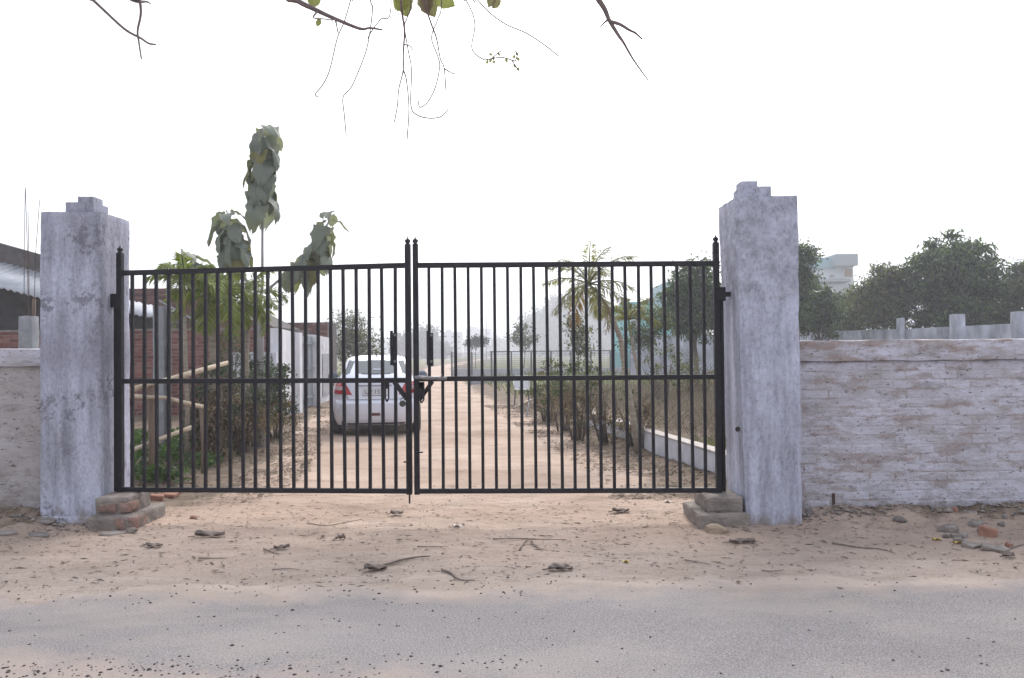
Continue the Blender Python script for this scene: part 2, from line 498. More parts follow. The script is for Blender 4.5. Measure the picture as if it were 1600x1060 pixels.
M['leaf_mid'] = leafmat('leaf_mid', [(0.035, 0.055, 0.020), (0.065, 0.095, 0.032), (0.115, 0.135, 0.052)], 0.3)
M['leaf_olive'] = leafmat('leaf_olive', [(0.025, 0.034, 0.013), (0.08, 0.10, 0.035), (0.22, 0.22, 0.09)], 0.38, 0.4)
M['leaf_far'] = leafmat('leaf_far', [(0.030, 0.045, 0.030), (0.05, 0.065, 0.045)], 0.15)
M['hedge'] = leafmat('leaf_hedge', [(0.028, 0.048, 0.028), (0.055, 0.085, 0.045), (0.12, 0.155, 0.085)], 0.2, scale=3)
M['dryleaf'] = leafmat('leaf_dry', [(0.12, 0.085, 0.058), (0.21, 0.155, 0.11), (0.34, 0.265, 0.20)], 0.2, 0.85, scale=3)
M['straw'] = leafmat('straw_shred', [(0.06, 0.045, 0.04), (0.15, 0.115, 0.095), (0.36, 0.29, 0.24)], 0.05, 0.9, scale=3)
M['palelitter'] = leafmat('pale_leaf_litter', [(0.11, 0.08, 0.06), (0.21, 0.16, 0.125), (0.36, 0.285, 0.235)], 0.1, 0.9, scale=3)
M['palmleaf'] = leafmat('leaf_palm', [(0.11, 0.155, 0.03), (0.19, 0.24, 0.055), (0.31, 0.33, 0.10)], 0.4, scale=2)
M['palmolive'] = leafmat('leaf_palm_dull', [(0.13, 0.14, 0.045), (0.21, 0.21, 0.08), (0.32, 0.30, 0.14)], 0.35, scale=2)
M['dryfrond'] = leafmat('leaf_palm_dry', [(0.20, 0.13, 0.07), (0.32, 0.21, 0.11)], 0.3, 0.8)
M['weed'] = leafmat('dry_weed', [(0.11, 0.085, 0.070), (0.20, 0.165, 0.14), (0.33, 0.28, 0.24)], 0.15, 0.9)
M['herb'] = leafmat('herb_leaf', [(0.03, 0.065, 0.022), (0.06, 0.115, 0.035), (0.11, 0.17, 0.055)], 0.35, scale=3)
M['grassm'] = leafmat('grass_blade', [(0.07, 0.10, 0.025), (0.13, 0.16, 0.05), (0.22, 0.22, 0.10)], 0.3, scale=3)
def bigleaf(name, top, under, edge):
    m = NT(name)
    oi = m.n('ShaderNodeObjectInfo')
    c = m.mix(m.geo.outputs['Backfacing'], top, under)
    c = m.mix(m.ramp(m.noise(9, 5, 0.7, 'obj'), [(0.5, 0.0), (0.72, 0.7)]), c, edge)
    c = m.mix(0.7, c, m.ramp(oi.outputs['Random'], [(0, 0.6), (1, 1.15)]), 'MULTIPLY')
    m.color(c).rough(0.6).spec(0.3)
    m.bump(m.noise(18, 3, 0.5, 'obj', (0.4, 3.0, 1)), 0.4, 0.01)
    m.translucent(0.28, (0.26, 0.29, 0.10)); return m.m
M['teak'] = bigleaf('big_leaf_grey', (0.20, 0.235, 0.20), (0.38, 0.42, 0.45), (0.24, 0.17, 0.09))
M['teak_y'] = bigleaf('big_leaf_yellow', (0.18, 0.17, 0.05), (0.26, 0.22, 0.09), (0.20, 0.11, 0.04))
M['oleaf'] = bigleaf('overhead_leaf', (0.30, 0.34, 0.06), (0.32, 0.35, 0.08), (0.16, 0.10, 0.05))
M['oleaf_b'] = bigleaf('overhead_leaf_brown', (0.20, 0.13, 0.09), (0.25, 0.17, 0.12), (0.12, 0.07, 0.05))
M['stone'] = simple('stone', (0.14, 0.125, 0.12), (0.30, 0.265, 0.245), 12, 0.9, 0.5, 0.01, per=0.5)
M['pebble'] = simple('pebble', (0.035, 0.033, 0.035), (0.12, 0.10, 0.10), 20, 0.9, 0.3, 0.005, 'world')
M['slab'] = simple('broken_slab', (0.19, 0.165, 0.15), (0.40, 0.36, 0.335), 8, 0.95, 0.7, 0.01, per=0.3, spec=0.1)
M['brickbit'] = simple('broken_brick', (0.24, 0.115, 0.08), (0.40, 0.22, 0.16), 12, 0.9, 0.6, 0.01)
def mudbrick():
    m = NT('mortar_smeared_brick')
    a = m.ramp(m.noise(9, 5, 0.6), [(0.3, (0.23, 0.135, 0.11)), (0.7, (0.37, 0.245, 0.20))])
    f = m.ramp(m.noise(11, 6, 0.7), [(0.46, 0.0), (0.58, 1.0)])
    m.color(m.mix(f, a, m.ramp(m.noise(20, 5, 0.7), [(0.3, (0.15, 0.125, 0.11)), (0.7, (0.33, 0.285, 0.26))]))).rough(0.95).spec(0.1)
    m.bump(m.noise(25, 6, 0.7), 0.8, 0.02); return m.m
M['mudbrick'] = mudbrick()
M['tanrock'] = simple('tan_clod', (0.28, 0.21, 0.15), (0.42, 0.33, 0.25), 12, 0.9, 0.6, 0.01)
M['kerbtop'] = simple('worn_kerb_top', (0.34, 0.30, 0.27), (0.50, 0.46, 0.43), 6, 0.95, 0.5, 0.01)
M['clodm'] = simple('earth_clods', (0.20, 0.155, 0.125), (0.38, 0.30, 0.24), 9, 0.95, 0.4, 0.01, 'world')
M['lockmetal'] = simple('dark_lock_metal', (0.03, 0.027, 0.027), (0.075, 0.065, 0.06), 30, 0.5, 0.2, 0.002)
M['litter'] = simple('curled_dry_leaf', (0.09, 0.072, 0.064), (0.27, 0.22, 0.195), 14, 0.85, 0.5, 0.006)
M['yellow'] = simple('yellow_wrapper', (0.55, 0.38, 0.06), (0.65, 0.48, 0.10), 10, 0.5, 0)
M['paper'] = simple('white_scrap', (0.6, 0.58, 0.55), (0.75, 0.73, 0.7), 10, 0.7, 0)
# car
def carpaint():
    m = NT('silver_white_paint')
    x, y, z = m.xyz()
    d = m.ramp(m.math('ADD', z, m.math('MULTIPLY', m.noise(7, 4, 0.6, 'obj'), 0.35)), [(0.40, 0.75), (0.80, 0.12)])
    c = m.mix(m.math('MULTIPLY', d, 0.4), (0.70, 0.73, 0.85), (0.44, 0.39, 0.36))
    m.color(c).rough(0.38); m.b.inputs['Metallic'].default_value = 0.15
    m.b.inputs['Coat Weight'].default_value = 0.7; m.b.inputs['Coat Roughness'].default_value = 0.12
    return m.m
M['car'] = carpaint()
def flat(name, c, rough=0.5, metal=0.0, spec=0.5, coat=0):
    m = NT(name); m.color(m.mix(0.25, c, m.ramp(m.noise(20, 3, 0.6, 'obj'), [(0.3, 0.6), (0.7, 1.0)]), 'MULTIPLY')).rough(rough).spec(spec)
    m.b.inputs['Metallic'].default_value = metal; m.b.inputs['Coat Weight'].default_value = coat; return m.m
M['glass'] = flat('car_glass', (0.07, 0.085, 0.095), 0.08, 0.0, 0.9, 0.5)
M['tyre'] = flat('tyre_rubber', (0.035, 0.033, 0.033), 0.85)
M['rim'] = flat('rim_alloy', (0.35, 0.35, 0.36), 0.4, 0.6)
M['red'] = flat('red_lens', (0.45, 0.02, 0.03), 0.2, coat=0.6)
M['clear'] = flat('clear_lens', (0.62, 0.55, 0.57), 0.2, coat=0.6)
M['black'] = flat('black_plastic', (0.03, 0.03, 0.035), 0.5)
M['mirror'] = flat('mirror_shell', (0.10, 0.12, 0.17), 0.3, coat=0.5)
M['plate'] = flat('number_plate', (0.62, 0.63, 0.66), 0.5)
M['ink'] = flat('plate_lettering', (0.11, 0.12, 0.17), 0.6)
M['sticker'] = flat('window_sticker', (0.7, 0.72, 0.75), 0.6)
M['darkred'] = flat('dark_red_reflector', (0.10, 0.02, 0.02), 0.4)
M['bwall'] = flat('far_white_paint', (0.62, 0.63, 0.66), 0.8)
M['bgrey'] = flat('far_grey_paint', (0.30, 0.33, 0.37), 0.8)
M['bturq'] = flat('turquoise_paint', (0.13, 0.42, 0.46), 0.8)
M['bteal'] = flat('light_teal_paint', (0.25, 0.40, 0.46), 0.8)
M['bgreen'] = flat('green_panel', (0.10, 0.26, 0.14), 0.8)
M['bpale'] = flat('pale_paint', (0.42, 0.42, 0.45), 0.8)
M['bdark'] = flat('dark_opening', (0.08, 0.08, 0.10), 0.8)
M['bbrown'] = flat('brown_shutter', (0.30, 0.20, 0.15), 0.8)
M['metalgate'] = simple('grey_sheet_metal', (0.12, 0.14, 0.17), (0.21, 0.235, 0.27), 3, 0.6, 0.1, metal=0.3)
M['fence'] = flat('fence_wire', (0.10, 0.11, 0.12), 0.7)
M['plastic'] = flat('white_plastic', (0.62, 0.62, 0.64), 0.4)

# ------------------------------------------------------------------ ground, road
def track_mask(x, y):
    c = np.interp(y, [7, 10, 20, 30, 60, 90], [-0.9, -0.75, -2.3, -3.4, -5.6, -8])
    hwd = np.interp(y, [7, 10, 20, 30, 60, 90], [2.9, 2.75, 3.0, 2.7, 1.7, 1.6])
    return (np.abs(x - c) - hwd)
def hgt(x, y):
    x = np.asarray(x, float); y = np.asarray(y, float)
    rough = sstep(4.9, 6.0, y)
    inside = sstep(7.3, 8.2, y)
    z = 0.035 * fbm(x*0.7, y*0.7, 1) * rough
    z = z + 0.040 * fbm(x*2.6, y*4.5, 5, 5) * rough
    z = z + 0.022 * fbm(x*10, y*15, 9, 4) * rough
    z = z + 0.004 * fbm(x*1.2, y*1.2, 3)
    out = sstep(6.4, 7.4, y) * (1 - sstep(7.9, 8.3, y))
    z = z + out * (sstep(2.3, 2.9, x) + sstep(-3.9, -4.3, x)) * (0.05 + 0.16 * (fbm(x*3.6, y*4.6, 21, 5) + 0.1))
    tm = track_mask(x, y)
    z = z + inside * sstep(-0.4, 0.9, tm) * (0.06 + 0.10 * (fbm(x*2.2, y*2.2, 31, 4) + 0.1)) * (1 - sstep(60, 90, y))
    # raised bed behind the right kerb wall
    kx = np.interp(y, [8.6, 9.6, 12.8, 20, 40], [2.6, 2.5, 2.0, 1.2, 0.6])
    z = z + 0.16 * sstep(0.0, 0.25, x - kx) * sstep(8.3, 8.8, y) * (1 - sstep(45, 60, y))
    # wheel ruts in the track
    for off in (-0.75, 0.75):
        c = np.interp(y, [7, 10, 20, 30, 60], [-0.9, -0.75, -2.3, -3.4, -5.6]) + off
        z = z - 0.018 * np.exp(-((x - c) / 0.22)**2) * sstep(5.8, 7.0, y)
    return z
def H(x, y): return float(hgt(np.array([x]), np.array([y]))[0])

def axis(segs):
    out = []
    for a, b, s in segs: out += list(np.arange(a, b - s*0.5, s))
    return out
xs = [-450, -300, -200, -140, -100, -75, -58, -45, -36, -29, -24, -20, -17, -14.5] + axis([(-12.5, -6, 0.25), (-6, 6, 0.033), (6, 14, 0.25)]) + [14, 16, 18.5, 21, 24, 28, 34, 42, 52, 65, 85, 115, 160, 230, 320, 450]
ys = [-14, -9, -6, -4, -2, 0, 1.5, 2.5] + axis([(3.2, 9.2, 0.030), (9.2, 16, 0.09), (16, 30, 0.25), (30, 60, 0.8)]) + [60, 64, 70, 78, 88, 100, 120, 150, 190, 240, 310, 400, 520, 650]
xs, ys = np.array(xs), np.array(ys)
X, Y = np.meshgrid(xs, ys)
Z = hgt(X, Y)
V = np.stack([X.ravel(), Y.ravel(), Z.ravel()], 1)
nx, ny = len(xs), len(ys)
I = (np.arange(ny-1)[:, None]*nx + np.arange(nx-1)[None, :]).ravel()
me = np_mesh('ground', V, np.stack([I, I+1, I+nx+1, I+nx], 1), M['ground'], True)
tm = track_mask(X, Y)
soil = sstep(-1.3, 0.5, tm) * sstep(7.9, 8.6, Y)
soil = np.maximum(soil, 0.62 * sstep(6.75, 7.35, Y) * (1 - sstep(7.8, 8.2, Y)) * (sstep(2.2, 2.9, X) + sstep(-3.9, -4.3, X)))
grass = 0.75 * sstep(0.2, 2.0, tm) * sstep(24, 34, Y) + 0.45 * sstep(1.0, 3.0, X) * sstep(8.6, 9.6, Y) * (1 - sstep(11, 14, Y)) + 0.5 * sstep(-3.2, -4.4, X) * sstep(8.4, 9.2, Y) * (1 - sstep(14, 18, Y))
for nm, arr in (('soil', soil), ('grass', grass)):
    a = me.attributes.new(nm, 'FLOAT', 'POINT'); a.data.foreach_set('value', arr.ravel().astype(np.float32))
tag(link_mesh('ground', me), kind='structure')

rx = np.array([-60, -40, -25, -15, -10] + axis([(-7, 7, 0.05)]) + [7, 10, 15, 25, 40, 60]); ry = np.array([-12, -8, -4, -1, 1, 2.5] + axis([(3.2, 6.2, 0.04)]))
X, Y = np.meshgrid(rx, ry)
edge = 5.2 + 1.1 * fbm(X*0.7, X*0 + 3.1, 41, 5) + 0.5 * fbm(X*4, Y*4, 43, 4)
Z = hgt(X, Y) + 0.008 - 0.05 * sstep(0, 0.8, Y - edge)
V = np.stack([X.ravel(), Y.ravel(), Z.ravel()], 1)
nx, ny = len(rx), len(ry)
I = (np.arange(ny-1)[:, None]*nx + np.arange(nx-1)[None, :]).ravel()
me = np_mesh('road', V, np.stack([I, I+1, I+nx+1, I+nx], 1), M['road'], True)
tag(link_mesh('road', me), kind='structure')

# haze: one closed box of even pale air
hz = NT('haze_air')
hz.t.nodes.remove(hz.b)
pv = hz.n('ShaderNodeVolumePrincipled'); pv.inputs['Color'].default_value = (0.90, 0.92, 1.0, 1)
pv.inputs['Density'].default_value = 0.0019; pv.inputs['Anisotropy'].default_value = 0.45
hz.l(pv.outputs[0], hz.out.inputs['Volume'])
o = MB().box((-460, -15, -1.2), (460, 660, 34)).build('haze', hz.m)
tag(o, kind='stuff')

# ------------------------------------------------------------------ gate pillars
def pillar(label, x0, x1, y0, y1, h, mat, capoff, caph, taperx, taper2, group):
    t = thing('gate_pillar', ((x0+x1)/2, (y0+y1)/2, 0), label, 'pillar', group)
    zc = h
    def wp(q):
        k = 1 - q.z / h
        fx = (q.x - x0) / (x1 - x0)
        q.x += k * (taperx * (1 - fx) + taper2 * fx)
        return q
    link_mesh('shaft', rough_box((x0, y0, -0.12), (x1, y1, h), mat, 0.008, 0.04, x0, wp, 2.5, 0.012), t)
    w_ = x1 - x0; cx = (x0 + x1) / 2 + capoff
    link_mesh('cap_step', rough_box((cx - 0.13, y0 + 0.045, h - 0.004), (cx + 0.13, y0 + 0.32, h + caph * 0.62), mat, 0.003, 0.05, 3, None, 4, 0.003), t)
    link_mesh('cap_block', rough_box((cx - 0.072 + capoff*0.7, y0 + 0.07, h + caph * 0.62 - 0.003), (cx + 0.072 + capoff*0.7, y0 + 0.25, h + caph), mat, 0.003, 0.05, 4, None, 4, 0.003), t)
    return t
lx1 = P(158, 560, 7.5).x; lx0 = lx1 - 0.555
hl = P(110, 330, 7.5).z
tl = pillar('weathered lime washed left gate pillar with dark mottled spots and stepped cap', lx0, lx1, 7.5, 8.08, hl, M['pl_l'], 0.06, 0.145, -0.0, 0.0, 'lime washed pillars either side of the gate')
# rounded worn plinth under the left pillar
link_mesh('plinth', rough_box((lx0 + 0.02, 7.46, -0.12), (lx1 + 0.0, 7.9, 0.075), M['pl_l'], 0.014, 0.04, 6, None, 7, 0.02), tl)
rx0 = P(1152, 560, 7.2).x; rx1 = rx0 + 0.55
hr = P(1200, 305, 7.2).z
tr = pillar('lime washed right gate pillar, grey unwashed upper half, small hole near its inner edge', rx0, rx1, 7.2, 7.8, hr, M['pl_r'], -0.075, 0.14, 0.05, -0.004, 'lime washed pillars either side of the gate')
MB().lathe(P(1153, 671, 7.192), [(0.018, 0.012), (0.024, 0.004), (0.020, -0.003), (0.010, -0.004), (0.004, 0.004)], 10, 'Y').build('hole_shade', M['shed_dark'], tr, True)  # dark plug on the surface, painted as the shade inside a hole

# ------------------------------------------------------------------ boundary walls with bricks
def brick_mesh(mat, l, d, h, seed, rnd=0.006):
    me = bpy.data.meshes.new('brick')
    r = random.Random(seed); v = []; f = []
    # bevelled front block: 8 back/base verts + inset front
    x0, x1, z0, z1 = -l/2, l/2, -h/2, h/2
    j = lambda a: a + r.uniform(-rnd, rnd) * 0.7
    v = [(x0, d, z0), (x1, d, z0), (x1, d, z1), (x0, d, z1),
         (j(x0), 0.004, j(z0)), (j(x1), 0.004, j(z0)), (j(x1), 0.004, j(z1)), (j(x0), 0.004, j(z1)),
         (j(x0+rnd), 0, j(z0+rnd)), (j(x1-rnd), 0, j(z0+rnd)), (j(x1-rnd), 0, j(z1-rnd)), (j(x0+rnd), 0, j(z1-rnd))]
    f = [(0,3,2,1)] + [(i, (i+1) % 4, 4+(i+1) % 4, 4+i) for i in range(4)] + [(4+i, 4+(i+1) % 4, 8+(i+1) % 4, 8+i) for i in range(4)] + [(8,9,10,11)]
    me.from_pydata(v, [], f); me.materials.append(mat); me.update()
    return me
def brick_face(parent, a, b, z0, zt, mat, L=0.235, Hc=0.083, dep=0.05, gap=0.010, limit=300, proud=0.005, prio=None, rnd=0.006, seed=0, skip=None):
    """lays bricks on the face a->b (world xy, seen with the outward side on the right hand of a->b turned to camera)"""
    a = Vector((a[0], a[1], 0)); b = Vector((b[0], b[1], 0))
    d = (b - a); ln = d.length; d.normalize(); nrm = Vector((d.y, -d.x, 0))
    ang = math.atan2(d.y, d.x)
    vars_ = [brick_mesh(mat, L - gap, dep, Hc - gap, seed*10 + i, rnd) for i in range(4)]
    r = random.Random(seed + 5)
    spots = []
    row = 0; z = z0 + Hc/2
    ztf = zt if callable(zt) else (lambda s: zt)
    while z < z0 + 12:
        s = L/2 - (L/2 if row % 2 else 0)
        any_ = False
        while s < ln + L/2:
            s0, s1 = max(s - L/2, 0), min(s + L/2, ln)
            if s1 - s0 > 0.06 and z + Hc/2 <= ztf((s0+s1)/2) + 0.02 and not (skip and skip((s0+s1)/2, z)):
                spots.append(((s0+s1)/2, z, (s1-s0)/L)); any_ = True
            s += L
        if not any_ and row > 2: break
        z += Hc; row += 1
    key = prio or (lambda s, z: 0)
    spots.sort(key=lambda q: key(q[0], q[1]))
    vs, fs = [], []
    for k, (s, z, sc) in enumerate(spots):
        off = proud + r.uniform(-0.003, 0.003)
        p = a + d * s + nrm * off + Vector((0, 0, z + r.uniform(-0.003, 0.003)))
        me = vars_[r.randrange(4)]
        if k < limit:
            inst('brick', me, parent, p, (r.uniform(-0.02, 0.02), r.uniform(-0.012, 0.012), ang + r.uniform(-0.012, 0.012)), (sc, 1, 1))
        else:
            n = len(vs); m = Matrix.Translation(p) @ Matrix.Rotation(ang, 4, 'Z') @ Matrix.Diagonal((sc, 1, 1, 1))
            vs += [tuple(m @ v.co) for v in me.vertices]
            fs += [tuple(n + i for i in q.vertices) for q in me.polygons]
    if fs:
        me = bpy.data.meshes.new('bricks'); me.from_pydata(vs, [], fs); me.materials.append(mat)
        tag(link_mesh('bricks', me, parent), kind='stuff')
# right wall
wy = 7.52
t = thing('boundary_wall', (6.5, wy + 0.12, 0), 'whitewashed brick boundary wall right of the right pillar with rubble along its foot', 'wall')
zr = P(1420, 531, wy - 0.03).z
link_mesh('wall_core', rough_box((rx1 - 0.02, wy, -0.15), (11, wy + 0.23, zr - 0.185), M['wash'], 0.003, 0.12, 2), t)
link_mesh('coping', rough_box((rx1 - 0.015, wy - 0.045, zr - 0.19), (11, wy + 0.27, zr), M['cope'], 0.010, 0.055, 5, None, 5, 0.012), t)
brick_face(t, (rx1 + 0.0, wy), (11, wy), -0.02, zr - 0.19, M['wash'], proud=0.002, prio=lambda s, z: s, rnd=0.010, gap=0.006, seed=1)
c = P(1303, 783, wy - 0.012); MB().box((c.x - 0.012, wy - 0.016, c.z - 0.075), (c.x + 0.010, wy - 0.002, c.z + 0.07)).build('rusty_strip', M['rust'], t, bevel=0.003)
# left wall
wyl = 7.72
t = thing('boundary_wall', (-7.5, wyl + 0.12, 0), 'stained plastered boundary wall left of the left pillar, only its end in view', 'wall')
zl = P(30, 545, wyl - 0.03).z
link_mesh('wall_core', rough_box((-11, wyl, -0.15), (lx0 + 0.02, wyl + 0.23, zl - 0.165), M['wash2'], 0.010, 0.10, 8), t)
link_mesh('coping', rough_box((-11, wyl - 0.035, zl - 0.17), (lx0 + 0.015, wyl + 0.27, zl), M['cope'], 0.010, 0.055, 9, None, 5, 0.012), t)
brick_face(t, (-11, wyl), (lx0, wyl), -0.02, zl - 0.17, M['wash2'], proud=-0.001, prio=lambda s, z: -s, limit=130, rnd=0.012, gap=0.006, seed=2)

# ------------------------------------------------------------------ gate
def hinge_hardware(t, hp, sgn, ztop, zbot, zbr):
    """pivot pipe beside the hinge post and the bracket that ties it to the pillar"""
    m = MB().tube([(hp.x + sgn*0.048, hp.y + 0.01, zbot), (hp.x + sgn*0.048, hp.y + 0.01, zbr)], 0.017, 10)
    m.build('pivot_pipe', M['gate'], t, True, sharp=40)
    m = MB().box((min(hp.x, hp.x+sgn*0.078), hp.y-0.03, zbr-0.05), (max(hp.x, hp.x+sgn*0.078), hp.y+0.03, zbr+0.075))
    m.box((min(hp.x + sgn*0.06, hp.x+sgn*0.125), hp.y-0.02, zbr-0.012), (max(hp.x + sgn*0.06, hp.x+sgn*0.125), hp.y+0.02, zbr+0.032))
    m.build('hinge_bracket', M['gate'], t, bevel=0.004)
def finial(t, p):
    MB().lathe(p, [(0.026, -0.004), (0.027, 0.005), (0.017, 0.011), (0.015, 0.016), (0.024, 0.025), (0.027, 0.036), (0.021, 0.047), (0.010, 0.055), (0.005, 0.063), (0.002, 0.080)], 12).build('finial', M['gate'], t, True)
def gate_leaf(label, hx, mx, zt, zm, zb, ptop_h, ptop_m, sgn, n=22):
    """hx, mx: hinge and meeting Vector (xy); zt, zm, zb: rail heights (hinge, meeting)"""
    t = thing('gate_leaf', (hx.x, hx.y, 0), label, 'gate', 'two leaves of the black bar gate')
    d = (mx - hx); d.z = 0; L_ = d.length; d.normalize()
    def pt(s, z): return Vector((hx.x + d.x*s, hx.y + d.y*s, z))
    MB().bar(pt(0, zb[0]-0.03), pt(0, ptop_h), 0.052, 0.052, up=d).build('hinge_post', M['gate'], t, bevel=0.004)
    MB().bar(pt(L_, zb[1]-0.03), pt(L_, ptop_m), 0.048, 0.048, up=d).build('meeting_post', M['gate'], t, bevel=0.004)
    finial(t, pt(0, ptop_h)); finial(t, pt(L_, ptop_m))
    for nm, z, wd in (('top_rail', zt, 0.046), ('middle_rail', zm, 0.044), ('bottom_rail', zb, 0.044)):
        MB().bar(pt(0.024, z[0]), pt(L_-0.022, z[1]), 0.038, wd).build(nm, M['gate'], t, bevel=0.003)
    step = L_ / (n + 1)
    for i in range(1, n + 1):
        s = step * i; k = s / L_
        top = zt[0]*(1-k) + zt[1]*k - 0.021; bot = zb[0]*(1-k) + zb[1]*k + 0.020
        j = random.uniform(-0.004, 0.004)
        MB().bar(pt(s + j, bot), pt(s - j, top), 0.027, 0.027, up=d).build('bar', M['gate'], t, bevel=0.002)
    return t, pt, L_, step
yl, ym, yr = 7.70, 7.40, 7.46
def Z(px, py, d): return P(px, py, d).z
hL, mL = P(188, 590, yl), P(638.5, 590, ym)
gl, ptL, LL, stL = gate_leaf('left leaf of the black bar gate, top rail sagging towards its hinge', hL, mL,
    (Z(195, 427, yl), Z(632, 415, ym)), (Z(195, 596, yl), Z(632, 594.5, ym)), (Z(195, 765, yl), Z(632, 767.5, ym)),
    Z(189, 396, yl), Z(636, 383, ym), -1)
hinge_hardware(gl, hL, -1, 0, Z(189, 768, yl), Z(189, 472, yl))
hR, mR = P(1121, 590, yr), P(650.5, 590, ym)
gr, ptR, LR, stR = gate_leaf('right leaf of the black bar gate, carrying the steel sliding bolt', hR, mR,
    (Z(1112, 412, yr), Z(655, 415, ym)), (Z(1112, 589, yr), Z(655, 592.5, ym)), (Z(1112, 766, yr), Z(655, 767.5, ym)),
    Z(1121, 380, yr), Z(650, 383, ym), 1)
hinge_hardware(gr, hR, 1, 0, Z(1121, 768, yr), Z(1121, 462, yr))
# locking hardware
yf = ym - 0.035
def PF(px, py, d=yf): return P(px, py, d)
for t, px in ((gl, 614.5), (gr, 671.5)):
    a, b = PF(px, 517), PF(px, 571)
    MB().box((a.x-0.028, yf-0.016, b.z), (a.x-0.004, yf+0.014, a.z)).box((a.x-0.004, yf-0.004, b.z-0.008), (a.x+0.030, yf+0.012, a.z-0.02)).build('lock_plate', M['gate'], t, bevel=0.003)
    for py in (524, 565): MB().lathe(PF(px + 2.5, py, yf-0.004), [(0.012, 0.0), (0.011, -0.006), (0.004, -0.009)], 8, 'Y').build('plate_rivet', M['steel'], t)
MB().bar(PF(616, 597, yf+0.01), PF(636, 624, yf+0.01), 0.012, 0.042).build('brace', M['gate'], gl, bevel=0.002)
MB().bar(PF(676, 596, yf+0.01), PF(655, 626, yf+0.01), 0.012, 0.036).build('brace', M['gate'], gr, bevel=0.002)
a, b = PF(648, 590, yf-0.008), PF(698, 592, yf-0.008)
o = MB().tube([a, b], 0.017, 12).build('sliding_bolt', M['steel'], gr, True, sharp=40)
MB().tube([PF(690, 592, yf-0.02), PF(690, 585, yf-0.05)], 0.006, 8).build('bolt_handle', M['steel'], o)
def hasp(t, px, py0, py1, wpx):
    w_ = wpx / 175; a, b = PF(px, py0, yf-0.012), PF(px, py1, yf-0.012)
    m = MB()
    for s in (-1, 1): m.bar((a.x + s*w_/2, a.y, a.z), (a.x + s*w_/2, a.y, b.z+0.03), 0.012, 0.012)
    m.bar((a.x - w_/2, a.y, b.z+0.03), (a.x, a.y, b.z), 0.012, 0.012); m.bar((a.x + w_/2, a.y, b.z+0.03), (a.x, a.y, b.z), 0.012, 0.012)
    m.box((a.x - w_/2 - 0.006, a.y-0.008, a.z - 0.06), (a.x + w_/2 + 0.006, a.y+0.008, a.z))
    m.build('hasp', M['gate'], t, bevel=0.001)
hasp(gl, 604.5, 597, 628, 5); hasp(gr, 658.5, 597, 630, 7)
MB().box(tuple(PF(654, 620, yf-0.02)), tuple(PF(662, 597, yf+0.005))).build('latch_plate', M['gate'], gr, bevel=0.002)
# padlock hanging from the brace: its own thing
c = PF(629, 631, yf-0.015)
t = thing('padlock', c, 'round dark padlock hanging from the slanted brace by the left meeting post', 'padlock')
MB().lathe(c, [(0.0, -0.012), (0.024, -0.010), (0.028, -0.004), (0.028, 0.006), (0.024, 0.012), (0.0, 0.012)], 18, 'Y').build('lock_body', M['lockmetal'], t, True, sharp=40)
MB().tube([c + Vector((0.016*math.cos(q), 0, 0.024 + 0.030*math.sin(q))) for q in [math.pi*i/8 for i in range(9)]], 0.004, 6).build('shackle', M['steel'], t, True)
MB().tube([ptL(LL, 0) + Vector((0.004, -0.03, Z(641, 786, ym))), ptL(LL, 0) + Vector((0.004, -0.03, Z(641, 640, ym)))], 0.008, 8).build('drop_rod', M['gate'], gl, True)
MB().bar(PF(640, 722), PF(630.5, 722), 0.012).build('rod_handle', M['gate'], gl)
MB().bar(PF(650, 707), PF(661, 707), 0.012).build('rod_handle', M['gate'], gr)

# hinge blocks at the pillar feet
def block(name, label, boxes, mats, cat, group):
    a, b = boxes[0]
    t = thing(name, ((a[0]+b[0])/2, (a[1]+b[1])/2, 0), label, cat, group)
    for i, ((p, q), mt) in enumerate(zip(boxes, mats)):
        link_mesh(['lower_step', 'upper_step', 'brick', 'brick', 'brick', 'brick'][i], rough_box(p, q, mt, 0.013 if i < 2 else 0.009, 0.025, i*3 + p[0], None, 9, 0.014 if i < 2 else 0.012), t)
    return t
zL = Z(189, 769, yl)
block('hinge_block', 'crumbling brick and cement hinge block at the left pillar foot, bricks exposed',
      [((lx1 - 0.02, 7.28, -0.1), (lx1 + 0.40, 7.95, 0.11)), ((lx1 + 0.0, 7.38, 0.10), (lx1 + 0.30, 7.85, zL)),
       ((lx1 + 0.03, 7.355, 0.125), (lx1 + 0.20, 7.45, 0.205)), ((lx1 + 0.215, 7.36, 0.12), (lx1 + 0.325, 7.56, 0.21)), ((lx1 + 0.22, 7.262, 0.0), (lx1 + 0.325, 7.40, 0.095)), ((lx1 + 0.335, 7.27, 0.0), (lx1 + 0.42, 7.5, 0.10))],
      [M['conc_d'], M['conc_d'], M['mudbrick'], M['mudbrick'], M['mudbrick'], M['mudbrick']], 'block', 'stepped hinge blocks under the gate posts')
zR = Z(1125, 769, yr)
block('hinge_block', 'stepped grey brown hinge block at the right pillar foot',
      [((rx0 - 0.38, 7.08, -0.1), (rx0 + 0.06, 7.75, 0.115)), ((rx0 - 0.285, 7.18, 0.10), (rx0 + 0.03, 7.68, zR))],
      [M['conc_d'], M['conc_d']], 'block', 'stepped hinge blocks under the gate posts')

# ------------------------------------------------------------------ left side buildings and walls
dW = 20.0
def wx(px, d): return P(px, 560, d).x
t = thing('brick_wall', (wx(300, dW), dW, 0), 'dark red brick compound wall behind the palms on the left', 'brick wall')
zt_ = Z(300, 512, dW)
MB().box((-16, dW, -0.1), (wx(436, dW), dW + 0.2, zt_ - 0.02)).build('mortar', M['mortar'], t)
brick_face(t, (-16, dW), (wx(436, dW), dW), 0.0, zt_, M['brick'], L=0.245, Hc=0.085, gap=0.014, proud=0.008, prio=lambda s, z: (abs(s - (wx(330, dW) + 16)) > 2.0, -z), seed=3)
